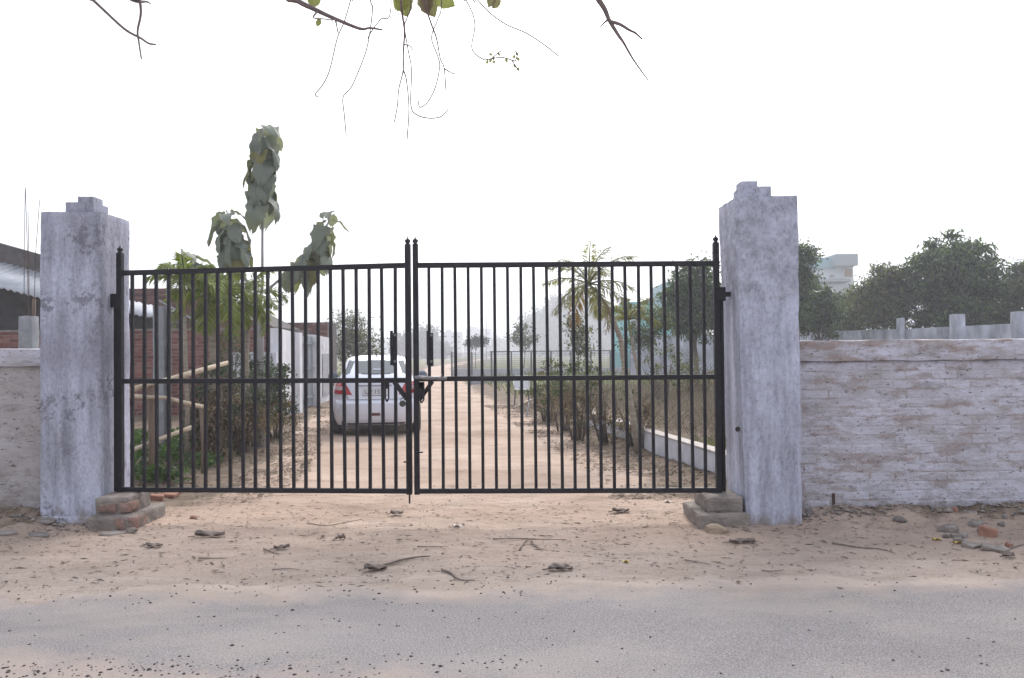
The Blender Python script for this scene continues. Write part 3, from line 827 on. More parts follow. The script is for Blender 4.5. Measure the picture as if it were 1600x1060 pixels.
# brick gabled house
dH = 26.0
xa, xb = wx(150, dH), wx(425, dH)
t = thing('brick_house', ((xa + xb)/2, dH + 2, 0), 'unplastered red brick house with sloping gable behind the compound wall', 'house')
zhi, zlo = Z(240, 451, dH), Z(420, 508, dH)
s_hi = wx(290, dH) - xa; s_lo = wx(412, dH) - xa
def gz(s): return zhi if s < s_hi else max(zlo, zhi + (zlo - zhi) * (s - s_hi) / (s_lo - s_hi))
m = MB(); n = 0
prof = [(xa, -0.1), (xb, -0.1), (xb, zlo - 0.05), (xa + s_lo, zlo - 0.05), (xa + s_hi, zhi - 0.05), (xa, zhi - 0.05)]
m.v = [(x, dH, z) for x, z in prof] + [(x, dH + 5, z) for x, z in prof]
m.f = [tuple(range(6)), tuple(range(11, 5, -1))] + [(i, i+6, (i+1) % 6 + 6, (i+1) % 6) for i in range(6)]
m.build('wall', M['mortar2'], t)
brick_face(t, (xa, dH), (xb, dH), 1.6, gz, M['brick2'], L=0.245, Hc=0.085, gap=0.016, proud=0.008, prio=lambda s, z: -z, seed=4)
MB().bar((wx(250, 25.9), 25.85, Z(250, 470, 25.9)), (wx(320, 25.9), 25.85, Z(320, 509, 25.9)), 0.06, 0.05).build('roof_edge', M['sheet'], t)
# second far brick house right of it
dH2 = 31.0
xa2, xb2 = wx(415, dH2), wx(512, dH2)
t = thing('brick_house', ((xa2 + xb2)/2, dH2 + 2, 0), 'low flat topped brick house behind the white wall and sheet metal gate', 'house')
zt2 = Z(460, 503, dH2)
MB().box((xa2, dH2, -0.1), (xb2, dH2 + 1.6, zt2 - 0.03)).build('wall', M['mortar2'], t)
brick_face(t, (xa2, dH2), (xb2, dH2), 1.7, zt2, M['brick2'], L=0.25, Hc=0.09, gap=0.016, proud=0.008, limit=120, prio=lambda s, z: -z, seed=5)
# lean-to shed with cement sheets
def shed(label, pxa, pxb, d, ytl, ytr, thick, ybl, ybr, ydark, rear):
    xa, xb = wx(pxa, d), wx(pxb, d)
    t = thing('shed', ((xa+xb)/2, d + 1, 0), label, 'shed')
    zl_, zr_ = Z(pxa, ytl, d), Z(pxb, ytr, d); bl, br = Z(pxa, ybl, d - 0.5), Z(pxb, ybr, d - 0.5)
    def fn(u, v):
        x = xa + (xb - xa) * u
        zt = zl_ + (zr_ - zl_)*u; zb = bl + (br - bl)*u
        return (x, d + 1.2 - 1.7 * v, zt + (zb - zt)*v + 0.022*math.sin(x * 2*math.pi / 0.17))
    o = MB().grid(fn, int((xb - xa) / 0.03), 2).build('sheet_roof', M['sheet'], t, True)
    mo = o.modifiers.new('solid', 'SOLIDIFY'); mo.thickness = 0.03
    m = MB().box((xa + 0.1, d + 0.2, 0), (xb - 0.15, d + 2.5, 1)); m.v = [(x, y, z if z == 0 else (bl if x < (xa+xb)/2 else br) - 0.03) for x, y, z in m.v]; m.build('interior_shade', M['shed_dark'], t)  # solid box coloured dark for the shade under the eave
    if rear:
        rl, rr = Z(pxa, ytl - rear, d + 1.2), Z(pxb, ytr - rear, d + 1.2)
        m = MB(); m.v = [(xa, d+1.2, zl_-0.02), (xb, d+1.2, zr_-0.02), (xb, d+1.2, rr), (xa, d+1.2, rl), (xa, d+1.5, zl_-0.02), (xb, d+1.5, zr_-0.02), (xb, d+1.5, rr), (xa, d+1.5, rl)]
        m.f = [(0,1,2,3),(7,6,5,4),(3,2,6,7),(0,4,5,1),(0,3,7,4),(1,5,6,2)]
        m.build('parapet', M['mortar2'], t)
    for x in (xa + 0.15, (xa+xb)/2, xb - 0.2):
        MB().tube([(x, d - 0.35, 0), (x, d - 0.35, (bl + br)/2 - 0.03)], 0.05, 8).build('post', M['wood'], t)
    return t
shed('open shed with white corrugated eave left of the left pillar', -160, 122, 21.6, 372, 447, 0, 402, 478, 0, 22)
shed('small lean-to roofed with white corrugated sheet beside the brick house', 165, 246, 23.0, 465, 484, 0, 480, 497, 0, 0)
# tank on shed roof
c = P(1, 408, 23.35); zt_ = Z(1, 400, 23.35)
tag(MB().lathe((c.x, c.y, 0), [(0.10, 0), (0.10, zt_ - 0.32), (0.13, zt_ - 0.30), (0.13, zt_ - 0.05), (0.09, zt_ - 0.01), (0.02, zt_)], 14).build('roof_vent', M['conc'], None, True, origin=(c.x, c.y, 0), sharp=40), 'small round capped grey vent pipe above the shed roof at the left picture edge', 'vent')
# stub column with rebar
dC = 14.5
cx = wx(45, dC)
t = thing('concrete_column', (cx, dC, 0), 'unfinished concrete stub column with tall bare steel rods, left of the left pillar', 'column')
zt_ = Z(45, 494, dC)
link_mesh('stub', rough_box((cx - 0.12, dC - 0.12, 0), (cx + 0.12, dC + 0.12, zt_), M['conc'], 0.006, 0.06, 3), t)
for k, (dx, dy, ytop, lean) in enumerate(((-0.05, -0.06, 293, 0.02), (0.02, -0.05, 296, -0.05), (0.06, 0.05, 312, 0.10), (-0.03, 0.06, 330, -0.02))):
    MB().tube([(cx+dx, dC+dy, zt_ - 0.05), (cx+dx+lean*0.3, dC+dy, zt_+1.1), (cx+dx+lean, dC+dy, Z(45, ytop, dC))], 0.0055, 5).build('steel_rod', M['rust'], t)
MB().tube([(cx-0.15, dC+0.4, 0), (cx-0.14, dC+0.4, Z(42, 465, dC))], 0.03, 6).build('prop', M['wood'], t)
cw = P(-3, 380, 24); tag(MB().tube([(cw.x+0.2, 24, 0), (cw.x+0.2, 24, Z(3, 385, 24))], 0.02, 6).build('pole', M['conc'], None, origin=(cw.x+0.2, 24, 0)), 'thin pale pole above the shed roof at the left edge', 'pole')
# grey concrete post and wooden fence behind left leaf
dP = 13.0
x_ = wx(254, dP)
t = thing('concrete_post', (x_, dP, 0), 'tall grey concrete post behind the bars of the left leaf', 'post')
link_mesh('post_shaft', rough_box((x_ - 0.115, dP - 0.1, 0), (x_ + 0.06, dP + 0.1, Z(254, 478, dP)), M['conc'], 0.005, 0.07, 3), t)
MB().tube([(x_ + 0.10, dP, 0), (x_ + 0.10, dP, Z(262, 428, dP))], 0.035, 10).build('pipe', M['conc'], t, True)
t = thing('pole_fence', (wx(240, 9.8), 9.8, 0), 'rough fence of crooked poles lashed to a wooden post behind the left leaf', 'fence')
MB().tube([(P(240, 760, 9.8).x, 9.8, -0.05), P(239, 690, 9.8), P(237, 640, 9.8), P(238, 596, 9.8)], [0.055, 0.05, 0.048, 0.042], 9).build('post', M['wood'], t, True)
for pts, r in (([(150, 640, 9.6), (197, 612, 9.7), (235, 600, 9.75), (262, 594, 9.9), (300, 583, 10.2), (356, 567, 10.8)], 0.032),
               ([(150, 612, 9.7), (215, 620, 9.7), (262, 622, 9.85), (282, 628, 10), (320, 637, 10.3)], 0.026),
               ([(150, 735, 9.5), (200, 707, 9.7), (240, 690, 9.85), (262, 682, 10), (300, 668, 10.3)], 0.026)):
    MB().tube([P(*p) for p in pts], [r*(1+0.15*math.sin(i*2.1)) for i in range(len(pts))], 8).build('pole', M['bamboo'], t, True)
MB().tube([P(318, 760, 10.4), P(319, 700, 10.4), P(316, 632, 10.4)], 0.035, 8).build('post', M['wood'], t, True)

# white compound wall with sheet metal gate along the track
A = Vector((wx(436, 19.4), 19.4, 0)); B = Vector((wx(520, 28.0), 28.0, 0))
def onAB(px):
    lo, hi = 0.0, 1.0
    for _ in range(40):
        k = (lo+hi)/2; q = A.lerp(B, k)
        # project
        v = CR.transposed() @ (q + Vector((0, 0, 1.5)) - EYE)
        x = 800 + F * v.x / -v.z
        if x < px: lo = k
        else: hi = k
    return A.lerp(B, (lo+hi)/2)
def slab_wall(m, p, q, z0p, z0q, zp, zq, th):
    d = (q - p).normalized(); nn = Vector((-d.y, d.x, 0)) * th
    n = len(m.v)
    m.v += [tuple(Vector((c.x, c.y, z))) for c, z in ((p, z0p), (q, z0q), (q, zq), (p, zp), (p + nn, z0p), (q + nn, z0q), (q + nn, zq), (p + nn, zp))]
    m.f += [(n,n+1,n+2,n+3),(n+7,n+6,n+5,n+4),(n+3,n+2,n+6,n+7),(n,n+4,n+5,n+1),(n,n+3,n+7,n+4),(n+1,n+5,n+6,n+2)]
    return m
t = thing('compound_wall', A, 'white limewashed wall with two gateposts along the left side of the track', 'wall')
p1, p2, p3, p4 = A, onAB(462), onAB(490), B
slab_wall(MB(), p1, p2, 0, 0, Z(438, 513, p1.y), Z(458, 520, p2.y), 0.2).build('near_wall', M['white'], t)
for q in (p2, p3):
    MB().box((q.x - 0.14, q.y - 0.14, 0), (q.x + 0.14, q.y + 0.14, Z(475, 521, 22))).build('gatepost', M['white'], t)
slab_wall(MB(), p3, p4, 0, 0, Z(495, 523, p3.y), Z(520, 529, p4.y), 0.2).build('far_wall', M['white_dirty'], t)
q = onAB(503); q2 = onAB(513)
m = slab_wall(MB(), q + Vector((0.03, 0, 0)), q2 + Vector((0.03, 0, 0)), Z(505, 620, q.y), Z(513, 615, q2.y), Z(505, 553, q.y), Z(513, 553, q2.y), 0.02)
m.build('notice_board', M['conc'], t)
link_mesh('low_wall', rough_box((wx(360, 19.2), 19.2, 0), (A.x - 0.01, 19.4, Z(400, 551, 19.2)), M['white_dirty'], 0.004, 0.15, 3), t)
for i in range(1, 9):
    x = wx(360, 19.2) + i * (A.x - wx(360, 19.2)) / 9
    MB().box((x - 0.012, 19.17, 0.4), (x + 0.012, 19.196, Z(400, 552, 19.2))).build('joint_strip', M['conc'], t)
t = thing('sheet_metal_gate', p2, 'grey sheet metal gate between white gateposts left of the car', 'gate')
d = (p3 - p2); ln = d.length; d.normalize()
a_, b_ = p2 + d*0.16, p3 - d*0.16
for k in range(3):
    u0, u1 = k/3 + 0.01, (k+1)/3 - 0.01
    slab_wall(MB(), a_.lerp(b_, u0), a_.lerp(b_, u1), 0.06, 0.06, Z(475, 524, 22), Z(475, 524, 22), 0.04).build('panel', M['metalgate'], t)
for zz in (0.3, 1.1, 1.8):
    slab_wall(MB(), a_ + Vector((0.05, 0, 0)), b_ + Vector((0.05, 0, 0)), zz, zz, zz + 0.05, zz + 0.05, 0.04).build('crossbar', M['metalgate'], t)

# ------------------------------------------------------------------ vegetation builders
def quads(C, D, Sd, L, W, fold=0.15):
    """leaf quads: C base (N,3), D direction, Sd side, L/W arrays"""
    N = len(C)
    nrm = np.cross(D, Sd)
    L = L[:, None]; W = W[:, None]
    v0 = C; v2 = C + D*L - nrm * L * 0.08
    v1 = C + D*L*0.45 + Sd*W*0.5 + nrm*W*fold; v3 = C + D*L*0.45 - Sd*W*0.5 + nrm*W*fold
    V = np.stack([v0, v1, v2, v3], 1).reshape(-1, 3)
    Fq = np.arange(N*4).reshape(-1, 4)
    return V, Fq
def unit(a): return a / (np.linalg.norm(a, axis=1)[:, None] + 1e-9)
def leaves(C, L, W, droop=0.3, spread=1.0):
    N = len(C)
    D = rng.normal(size=(N, 3)) * spread; D[:, 2] -= droop * 1.5; D = unit(D)
    Sd = unit(np.cross(D, rng.normal(size=(N, 3))))
    return quads(C, D, Sd, rng.uniform(0.6, 1.2, N)*L, rng.uniform(0.7, 1.2, N)*W)
def clump_points(ells, nclump, per, sig, shell=0.5):
    pts = []
    vol = np.array([e[1][0]*e[1][1]*e[1][2] for e in ells]) ** 0.7; vol = vol / vol.sum()
    for (c, r), wv in zip(ells, vol):
        k = max(3, int(nclump * wv))
        d = unit(rng.normal(size=(k, 3)))
        rad = rng.uniform(shell, 1.0, k) ** 0.7 * rng.uniform(0.75, 1.2, k)
        cc = np.array(c) + d * rad[:, None] * np.array(r)
        for q in cc:
            if mnoise.noise(Vector(q) * (1.1 / max(r)**0.5) + Vector((3, 9, 1))) < -0.22: continue
            n = int(per * rng.uniform(0.6, 1.3)); s = sig * rng.uniform(0.6, 1.3)
            pts.append(q + rng.normal(size=(n, 3)) * np.array([s, s, s*0.6]))
    return np.concatenate(pts)
def tree(name, label, base, h, ells, mat, nclump, per, sig, L, W, droop=0.3, tr=0.12, group=None, cat='tree', limbs=7, bark='bark', shell=0.45):
    t = thing(name, base, label, cat, group)
    base = Vector(base)
    cen = Vector(np.mean([e[0] for e in ells], axis=0))
    top = Vector((cen.x, cen.y, cen.z))
    n = 6
    pts = [base.lerp(top, i/n) + Vector((random.uniform(-1, 1), random.uniform(-1, 1), 0)) * tr * (0.6 if 0 < i < n else 0) for i in range(n+1)]
    m = MB().tube(pts, [tr*(1 - 0.75*i/n) for i in range(n+1)], 9)
    m.build('trunk', M[bark], t, True)
    m = MB()
    for k in range(limbs):
        e = ells[k % len(ells)]
        s0 = base.lerp(top, random.uniform(0.45, 0.95))
        e1 = Vector(e[0]) + Vector([random.uniform(-0.8, 0.8)*e[1][i] for i in range(3)])
        mid = s0.lerp(e1, 0.5) + Vector((random.uniform(-.1, .1), random.uniform(-.1, .1), 0.12)) * (e1 - s0).length
        m.tube([s0, mid, e1], [tr*0.4, tr*0.25, tr*0.06], 5)
    m.build('limbs', M[bark], t, True)
    C = clump_points(ells, nclump, per, sig, shell)
    V, Fq = leaves(C, L, W, droop)
    tag(link_mesh('crown', np_mesh('crown', V, Fq, M[mat]), t))
    return t
def E(px, py, d, rx_, rz_, ry_=None):
    """ellipsoid whose middle and radii are read in photo pixels at distance d"""
    k = d / F; c = P(px, py, d)
    return ((c.x, c.y, c.z), (rx_*k, (ry_ or rx_)*k, rz_*k))

# right hand trees behind the back wall
WG = 'trees standing beyond the stained wall on the right'
def rtree(label, px, d, ells, mat, nc, per=60, sig=0.28, L=0.26, W=0.085, **kw):
    b = P(px, 560, d); tree('broadleaf_tree', label, (b.x, b.y, 0), 0, [E(*e) for e in ells], mat, nc, per, sig, L, W, droop=0.5, group=WG, **kw)
rtree('tallest dense round tree with drooping leaves, beyond the wall at right', 1480, 33, [(1482, 440, 33, 62, 62), (1470, 400, 33, 38, 30), (1515, 415, 33, 34, 36), (1450, 470, 33, 40, 42), (1520, 465, 33, 40, 45), (1480, 490, 32.5, 55, 28)], 'leaf_dark', 230, 120, sig=0.22, L=0.25, W=0.08, shell=0.6)
rtree('olive green rounded tree left of the tallest tree, beyond the wall', 1378, 34, [(1385, 455, 34, 40, 36), (1400, 440, 34, 26, 24), (1360, 470, 34, 28, 32), (1385, 490, 33.8, 42, 26)], 'leaf_olive', 110, 150, sig=0.25, L=0.20, W=0.06, shell=0.6)
rtree('small yellowish green tree overlapping the foot of the white building', 1340, 36, [(1328, 478, 36, 28, 30), (1350, 474, 36, 20, 30), (1340, 508, 36, 28, 16)], 'leaf_mid', 70, 130, sig=0.22, L=0.18, W=0.06)
rtree('bushy green tree just right of the right pillar, in front of the white building', 1285, 33, [(1275, 478, 33, 24, 36), (1262, 495, 33, 34, 26), (1298, 498, 33, 26, 22)], 'leaf_dark', 100, 150, sig=0.22, L=0.18, W=0.06)
rtree('tall thin crowned tree half hidden by the right pillar', 1245, 31, [(1240, 425, 31, 26, 36), (1255, 405, 31, 16, 22), (1235, 470, 31, 26, 40)], 'leaf_dark', 75, 130, sig=0.2, L=0.18, W=0.06)
rtree('loose crowned tree cut by the right picture edge', 1592, 33, [(1600, 450, 33, 34, 34), (1575, 475, 33, 30, 28), (1610, 425, 33, 24, 18), (1560, 492, 33, 26, 18)], 'leaf_mid', 85, 150, sig=0.22, L=0.19, W=0.065)
rtree('tall dark conical tree seen between the bars beside the right gatepost', 1085, 28, [(1085, 490, 28, 42, 40), (1078, 455, 28, 32, 36), (1092, 425, 28, 20, 20), (1112, 470, 28, 26, 44), (1060, 478, 28, 20, 30)], 'leaf_dark', 230, 75, sig=0.24, L=0.2, W=0.06)
# small trees on the left of the track far behind
b = P(548, 560, 38); tree('acacia_tree', 'feathery grey green tree behind the car on the left', (b.x, b.y, 0), 0, [E(545, 515, 38, 30, 26), E(560, 535, 38, 30, 28), E(530, 545, 38, 22, 34), E(575, 550, 38, 16, 18)], 'leaf_olive', 150, 50, 0.30, 0.16, 0.05, 0.2, 0.1)
b = P(655, 560, 240); tree('far_tree', 'round hazy tree above the car roof at the end of the track', (b.x, b.y, 0), 0, [E(658, 535, 240, 26, 20), E(640, 540, 240, 18, 16), E(682, 548, 240, 18, 12)], 'leaf_far', 160, 60, 1.4, 1.3, 0.55, 0.2, 0.4)
b = P(890, 560, 320); tree('far_tree', 'huge rounded hazy blue tree behind the right leaf', (b.x, b.y, 0), 0, [E(885, 505, 320, 48, 46), E(920, 500, 320, 36, 42), E(850, 515, 320, 28, 34), E(955, 515, 320, 34, 34), E(900, 530, 320, 70, 20)], 'leaf_far', 460, 80, 2.3, 1.9, 0.8, 0.2, 0.7)
b = P(742, 560, 75); tree('young_tree', 'thin young tree in the field left of the huge hazy tree', (b.x, b.y, 0), 0, [E(750, 532, 75, 9, 8), E(738, 538, 75, 7, 8)], 'leaf_far', 26, 40, 0.3, 0.3, 0.12, 0.2, 0.05)
b = P(818, 560, 55); tree('young_tree', 'young green tree in the field before the huge hazy tree', (b.x, b.y, 0), 0, [E(818, 522, 55, 14, 14), E(826, 535, 55, 10, 10)], 'leaf_mid', 36, 40, 0.28, 0.24, 0.09, 0.2, 0.05)
b = P(905, 560, 26); tree('young_tree', 'slender young tree with yellowish leaves under the right palm', (b.x, b.y, 0), 0, [E(905, 520, 26, 18, 22), E(895, 505, 26, 12, 12), E(908, 545, 26, 14, 14)], 'leaf_olive', 40, 30, 0.14, 0.14, 0.05, 0.3, 0.03)
b = P(1022, 560, 24); tree('young_tree', 'sparse young tree in front of the turquoise building', (b.x, b.y, 0), 0, [E(1012, 508, 24, 28, 20), E(1030, 500, 24, 20, 14), E(1000, 530, 24, 20, 12)], 'leaf_mid', 55, 32, 0.17, 0.15, 0.05, 0.3, 0.03)
# treeline
C = []
for px in np.linspace(380, 1650, 90):
    d = rng.uniform(400, 560); e = E(px, 552 - (px-800)*0.0096 - rng.uniform(3, 13), d, rng.uniform(14, 30), rng.uniform(6, 13))
    C.append(clump_points([e], 22, 20, 2.0, 0.3))
V, Fq = leaves(np.concatenate(C), 2.2, 1.1, 0.2)
V = V[:]; tag(link_mesh('distant_treeline', np_mesh('distant_treeline', V, Fq, M['leaf_far'])), 'hazy line of far off trees along the horizon', 'trees', kind='stuff')

# ------------------------------------------------------------------ palms
def frond(mb_l, mb_r, base, az, elev, ln, droop, nl=34, ll=0.32, lw=0.028, up3=True, twist=0.0):
    d0 = Vector((math.cos(az), math.sin(az), 0)); n = 10
    pts = []; p = Vector(base); ang = elev
    for i in range(n + 1):
        pts.append(p.copy()); ang -= droop / n * (0.5 + i / n)
        p = p + (d0 * math.cos(ang) + Vector((0, 0, 1)) * math.sin(ang)) * ln / n
    mb_r.tube(pts, [0.014*(1 - 0.85*i/n) + 0.002 for i in range(n+1)], 5)
    side = Vector((-math.sin(az), math.cos(az), 0))
    for k in range(nl):
        u = 0.14 + 0.86 * k / nl; i = min(int(u*n), n-1); f = u*n - i
        c = pts[i].lerp(pts[i+1], f); tg = (pts[i+1] - pts[i]).normalized(); upv = side.cross(tg)
        l = ll * math.sin(math.pi * (0.12 + 0.80*u)) * random.uniform(0.8, 1.15)
        for s in (-1, 1):
            a = random.uniform(-0.5, 0.75) if up3 else random.uniform(-0.35, 0.1)
            dr = (tg * 0.75 + side * s * 0.85 * math.cos(a) + upv * math.sin(a)).normalized()
            wv = tg.cross(dr).cross(dr).normalized() * lw * 0.5
            m1 = c + dr * l * 0.5; m2 = c + dr * l + Vector((0, 0, -1)) * l * random.uniform(0.15, 0.45)
            b0 = len(mb_l.v)
            mb_l.v += [tuple(c), tuple(m1 + wv), tuple(m2), tuple(m1 - wv)]; mb_l.f.append((b0, b0+1, b0+2, b0+3))
def palm(label, pts, rads, crown, nf, ln, mat, ll=0.32, dead=0, spread=(0.0, 1.35), droop=1.5, shaft=0.35, seed=0, up3=True, lw=0.024):
    random.seed(seed)
    t = thing('palm_tree', pts[0], label, 'palm tree', 'young feathery palms along the track')
    MB().tube(pts, rads, 10).build('trunk', M['palmbark'], t, True)
    top = Vector(pts[-1]); c = Vector(crown)
    MB().tube([top - (c - top).normalized()*0.05, top.lerp(c, 0.5), c], [rads[-1]*1.05, rads[-1]*0.9, rads[-1]*0.4], 9).build('crownshaft', M['palmgreen'], t, True)
    for i in range(nf):
        az = i * 2.399 + random.uniform(-.25, .25)
        el = spread[0] + (spread[1] - spread[0]) * (i + 0.5) / nf
        a, b = MB(), MB()
        frond(a, b, c, az, el, ln * random.uniform(0.85, 1.1), droop * random.uniform(0.8, 1.15), ll=ll, lw=lw, up3=up3)
        dd = i < dead
        n0 = len(a.v); a.v += b.v; a.f += [tuple(n0 + q for q in f) for f in b.f]
        a.build('frond', M['dryfrond'] if dd else M[mat], t)
    random.seed(seed + 99)
dA = 11.8
palm('bright green feathery palm behind the left leaf, trunk nearest the pole fence', [(P(330, 720, dA).x, dA, 0), P(329, 640, dA), P(333, 560, dA), P(331, 500, dA)], [0.065, 0.055, 0.045, 0.045], P(330, 462, dA), 15, 0.74, 'palmleaf', 0.25, seed=3, spread=(-0.55, 1.4), droop=1.5)
dB = 12.8
palm('bright green feathery palm behind the left leaf, nearer the cut tree trunk', [(P(386, 720, dB).x, dB, 0), P(385, 640, dB), P(384, 560, dB), P(386, 510, dB)], [0.065, 0.055, 0.045, 0.045], P(386, 464, dB), 14, 0.70, 'palmleaf', 0.25, seed=5, spread=(-0.55, 1.4), droop=1.5)
dA2 = 11.2
palm('small green palm whose crown tops the rail at the far left of the left leaf', [(P(292, 735, dA2).x, dA2, 0), P(293, 640, dA2), P(290, 560, dA2), P(288, 490, dA2)], [0.035, 0.03, 0.028, 0.025], P(288, 440, dA2), 11, 0.55, 'palmleaf', 0.20, seed=8, spread=(0.1, 1.4), droop=1.4)
dR = 12.2
palm('leaning palm with sparse feathery crown behind the right leaf', [(P(998, 715, dR).x, dR, 0), P(990, 655, dR), P(978, 590, dR), P(970, 530, dR), P(952, 485, dR), P(934, 458, dR)], [0.055, 0.047, 0.042, 0.038, 0.032, 0.027], P(920, 444, dR), 17, 0.80, 'palmolive', 0.22, dead=2, seed=13, spread=(-0.8, 1.45), droop=1.15, lw=0.018)
palm('low young palm shoot by the leaning palm', [(P(1003, 715, 12.6).x, 12.6, 0), P(1000, 600, 12.6), P(985, 520, 12.6)], [0.03, 0.025, 0.02], P(982, 500, 12.6), 7, 0.5, 'palmolive', 0.18, seed=14, spread=(0.3, 1.4), droop=1.2)

# ------------------------------------------------------------------ cut trunk with big leaved shoots
def big_leaf_mesh(mat, seed):
    r = random.Random(seed); m = MB(); nu, nv = 6, 8
    ph = [r.uniform(0, 6) for _ in range(4)]
    nu, nv = 8, 12
    def fn(u, v):
        s = u*2 - 1; wv = math.sin(math.pi * min(1, v*0.93 + 0.06)) ** 0.75 * 0.40 * (1 + 0.16*math.sin(v*17 + ph[0] + s*2))
        x = s * wv
        z = -0.72*v*v + 0.10*abs(s)*math.sin(v*3) + 0.08*math.sin(v*14 + ph[1])*abs(s) - 0.22*abs(s)**2*v + 0.03*math.sin(s*6 + ph[2]) + 0.018*math.sin(v*44 - abs(s)*9)
        return (x, v*0.88, z)
    m.grid(fn, nu, nv)
    m.tube([(0, -0.20, 0.03), (0, 0, 0)], 0.012, 4)
    return m.mesh('leaf', mat, True)
lm = [big_leaf_mesh(M['teak'], i) for i in range(5)] + [big_leaf_mesh(M['teak_y'], 9)]
dT = 13.6
bt = Vector((P(407, 700, dT).x, dT, 0))
tt = thing('big_leaved_tree', bt, 'pollarded tree with four tall shoots of huge drooping grey green leaves', 'tree')
MB().tube([bt, P(407, 600, dT), P(406, 540, dT), P(406, 484, dT)], [0.085, 0.075, 0.065, 0.06], 12).build('trunk', M['bark_pale'], tt, True)
def shoot(pts, leafspots, size):
    ps = [P(*p) for p in pts]
    MB().tube(ps, [0.028 - 0.018*i/(len(ps)-1) for i in range(len(ps))], 7).build('shoot', M['bark_pale'], tt, True)
    cum = [0]
    for i in range(len(ps)-1): cum.append(cum[-1] + (ps[i+1]-ps[i]).length)
    a0, a1, n = leafspots
    for k in range(n):
        s = cum[-1] * (a0 + (a1 - a0) * (k // 2 * 2) / max(1, n-1))
        i = 0
        while i < len(cum)-2 and cum[i+1] < s: i += 1
        p = ps[i].lerp(ps[i+1], min(1, (s - cum[i]) / (cum[i+1]-cum[i])))
        az = (k % 2) * math.pi + (k // 2) * math.pi/2 * 0.9 + random.uniform(-.4, .4)
        sc = size * random.uniform(0.8, 1.15) * (0.55 + 0.45*min(1, (n - k) / 4))
        pitch = R(random.uniform(-50, -8)) if k < n - 3 else R(random.uniform(0, 25))
        o = inst('leaf', lm[5] if random.random() < 0.12 else random.choice(lm[:5]), tt, p + Vector((math.cos(az+math.pi/2), math.sin(az+math.pi/2), 0))*0.15*size, (pitch, random.uniform(-.3, .3), az), (sc, sc, sc))
random.seed(21)
shoot([(406, 490, dT), (410, 440, dT), (410, 340, dT), (411, 260, dT), (411, 196, dT)], (0.60, 1.0, 34), 0.40)
shoot([(404, 490, dT), (385, 440, dT - .2), (364, 385, dT - .3), (354, 328, dT - .3)], (0.56, 1.0, 22), 0.40)
shoot([(408, 490, dT), (424, 448, dT), (455, 422, dT), (492, 395, dT), (512, 350, dT), (518, 330, dT)], (0.42, 1.0, 24), 0.37)
shoot([(403, 490, dT), (370, 460, dT + .3), (330, 425, dT + .4), (292, 402, dT + .4), (282, 394, dT + .4)], (0.50, 1.0, 16), 0.40)

# ------------------------------------------------------------------ hedges and shrubs
def shrub(label, px, d, w_, h, dry, green, group, gmat='hedge', name='shrub', z0=0.0, seed=0, sideoff=0):
    random.seed(seed)
    x = P(px, 600, d).x; z = H(x, d)
    t = thing(name, (x, d, z), label, 'shrub', group)
    m = MB()
    for k in range(7):
        a = random.uniform(0, 6.28); r0 = random.uniform(0, 0.12)*w_; r1 = random.uniform(0.15, 0.5)*w_
        p0 = Vector((x + math.cos(a)*r0, d + math.sin(a)*r0, z - 0.05)); p2 = Vector((x + math.cos(a)*r1, d + math.sin(a)*r1, z + h*random.uniform(0.6, 0.95)))
        m.tube([p0, p0.lerp(p2, 0.5) + Vector((random.uniform(-.08, .08), random.uniform(-.08, .08), 0.05)), p2], [0.022, 0.014, 0.005], 5)
        for q in range(3):
            p3 = p0.lerp(p2, random.uniform(.3, .9)); m.tube([p3, p3 + Vector((random.uniform(-.25, .25), random.uniform(-.25, .25), random.uniform(.02, .25)))*w_], [0.007, 0.002], 4)
    m.build('stems', M['bark'], t, True)
    if dry:
        C = clump_points([((x, d, z + h*0.40), (w_*0.42, w_*0.42, h*0.42))], int(45*dry), 45, 0.07, 0.3)
        C = C[C[:, 2] > z]
        V, Fq = leaves(C, 0.075, 0.03, 0.8); link_mesh('dry_leaves', np_mesh('dry_leaves', V, Fq, M['dryleaf']), t)
    if green:
        C = clump_points([((x, d, z + h*0.72), (w_*0.50, w_*0.50, h*0.30)), ((x + w_*random.uniform(-.2, .2), d, z + h*0.5), (w_*0.45, w_*0.45, h*0.4))], int(60*green), 42, 0.07, 0.55)
        C = C[C[:, 2] > z]
        V, Fq = leaves(C, 0.062, 0.030, 0.2); link_mesh('green_leaves', np_mesh('green_leaves', V, Fq, M[gmat]), t)
LG = 'hedge shrubs left of the track'
shrub('dry leaved shrub with sprigs of green around the palm trunk, nearest of the left hedge', 338, 11.6, 0.8, 1.30, 1.5, 0.9, LG, seed=31)
shrub('brown dry hedge shrub with green top, second of the left hedge', 370, 12.6, 1.0, 1.40, 1.6, 1.4, LG, seed=32)
shrub('leafy dark green hedge shrub, third of the left hedge', 402, 13.6, 1.1, 1.42, 1.0, 2.3, LG, seed=33)
shrub('dark green hedge shrub at the track end of the left hedge, before the white wall', 432, 15.0, 1.15, 1.40, 0.5, 2.8, LG, seed=34)
shrub('small pale flowering bush above the hedge, before the brick wall', 372, 15.5, 0.9, 2.05, 0, 0.7, None, gmat='leaf_mid', name='bush', seed=35)
RG = 'half dry hedge shrubs right of the track'
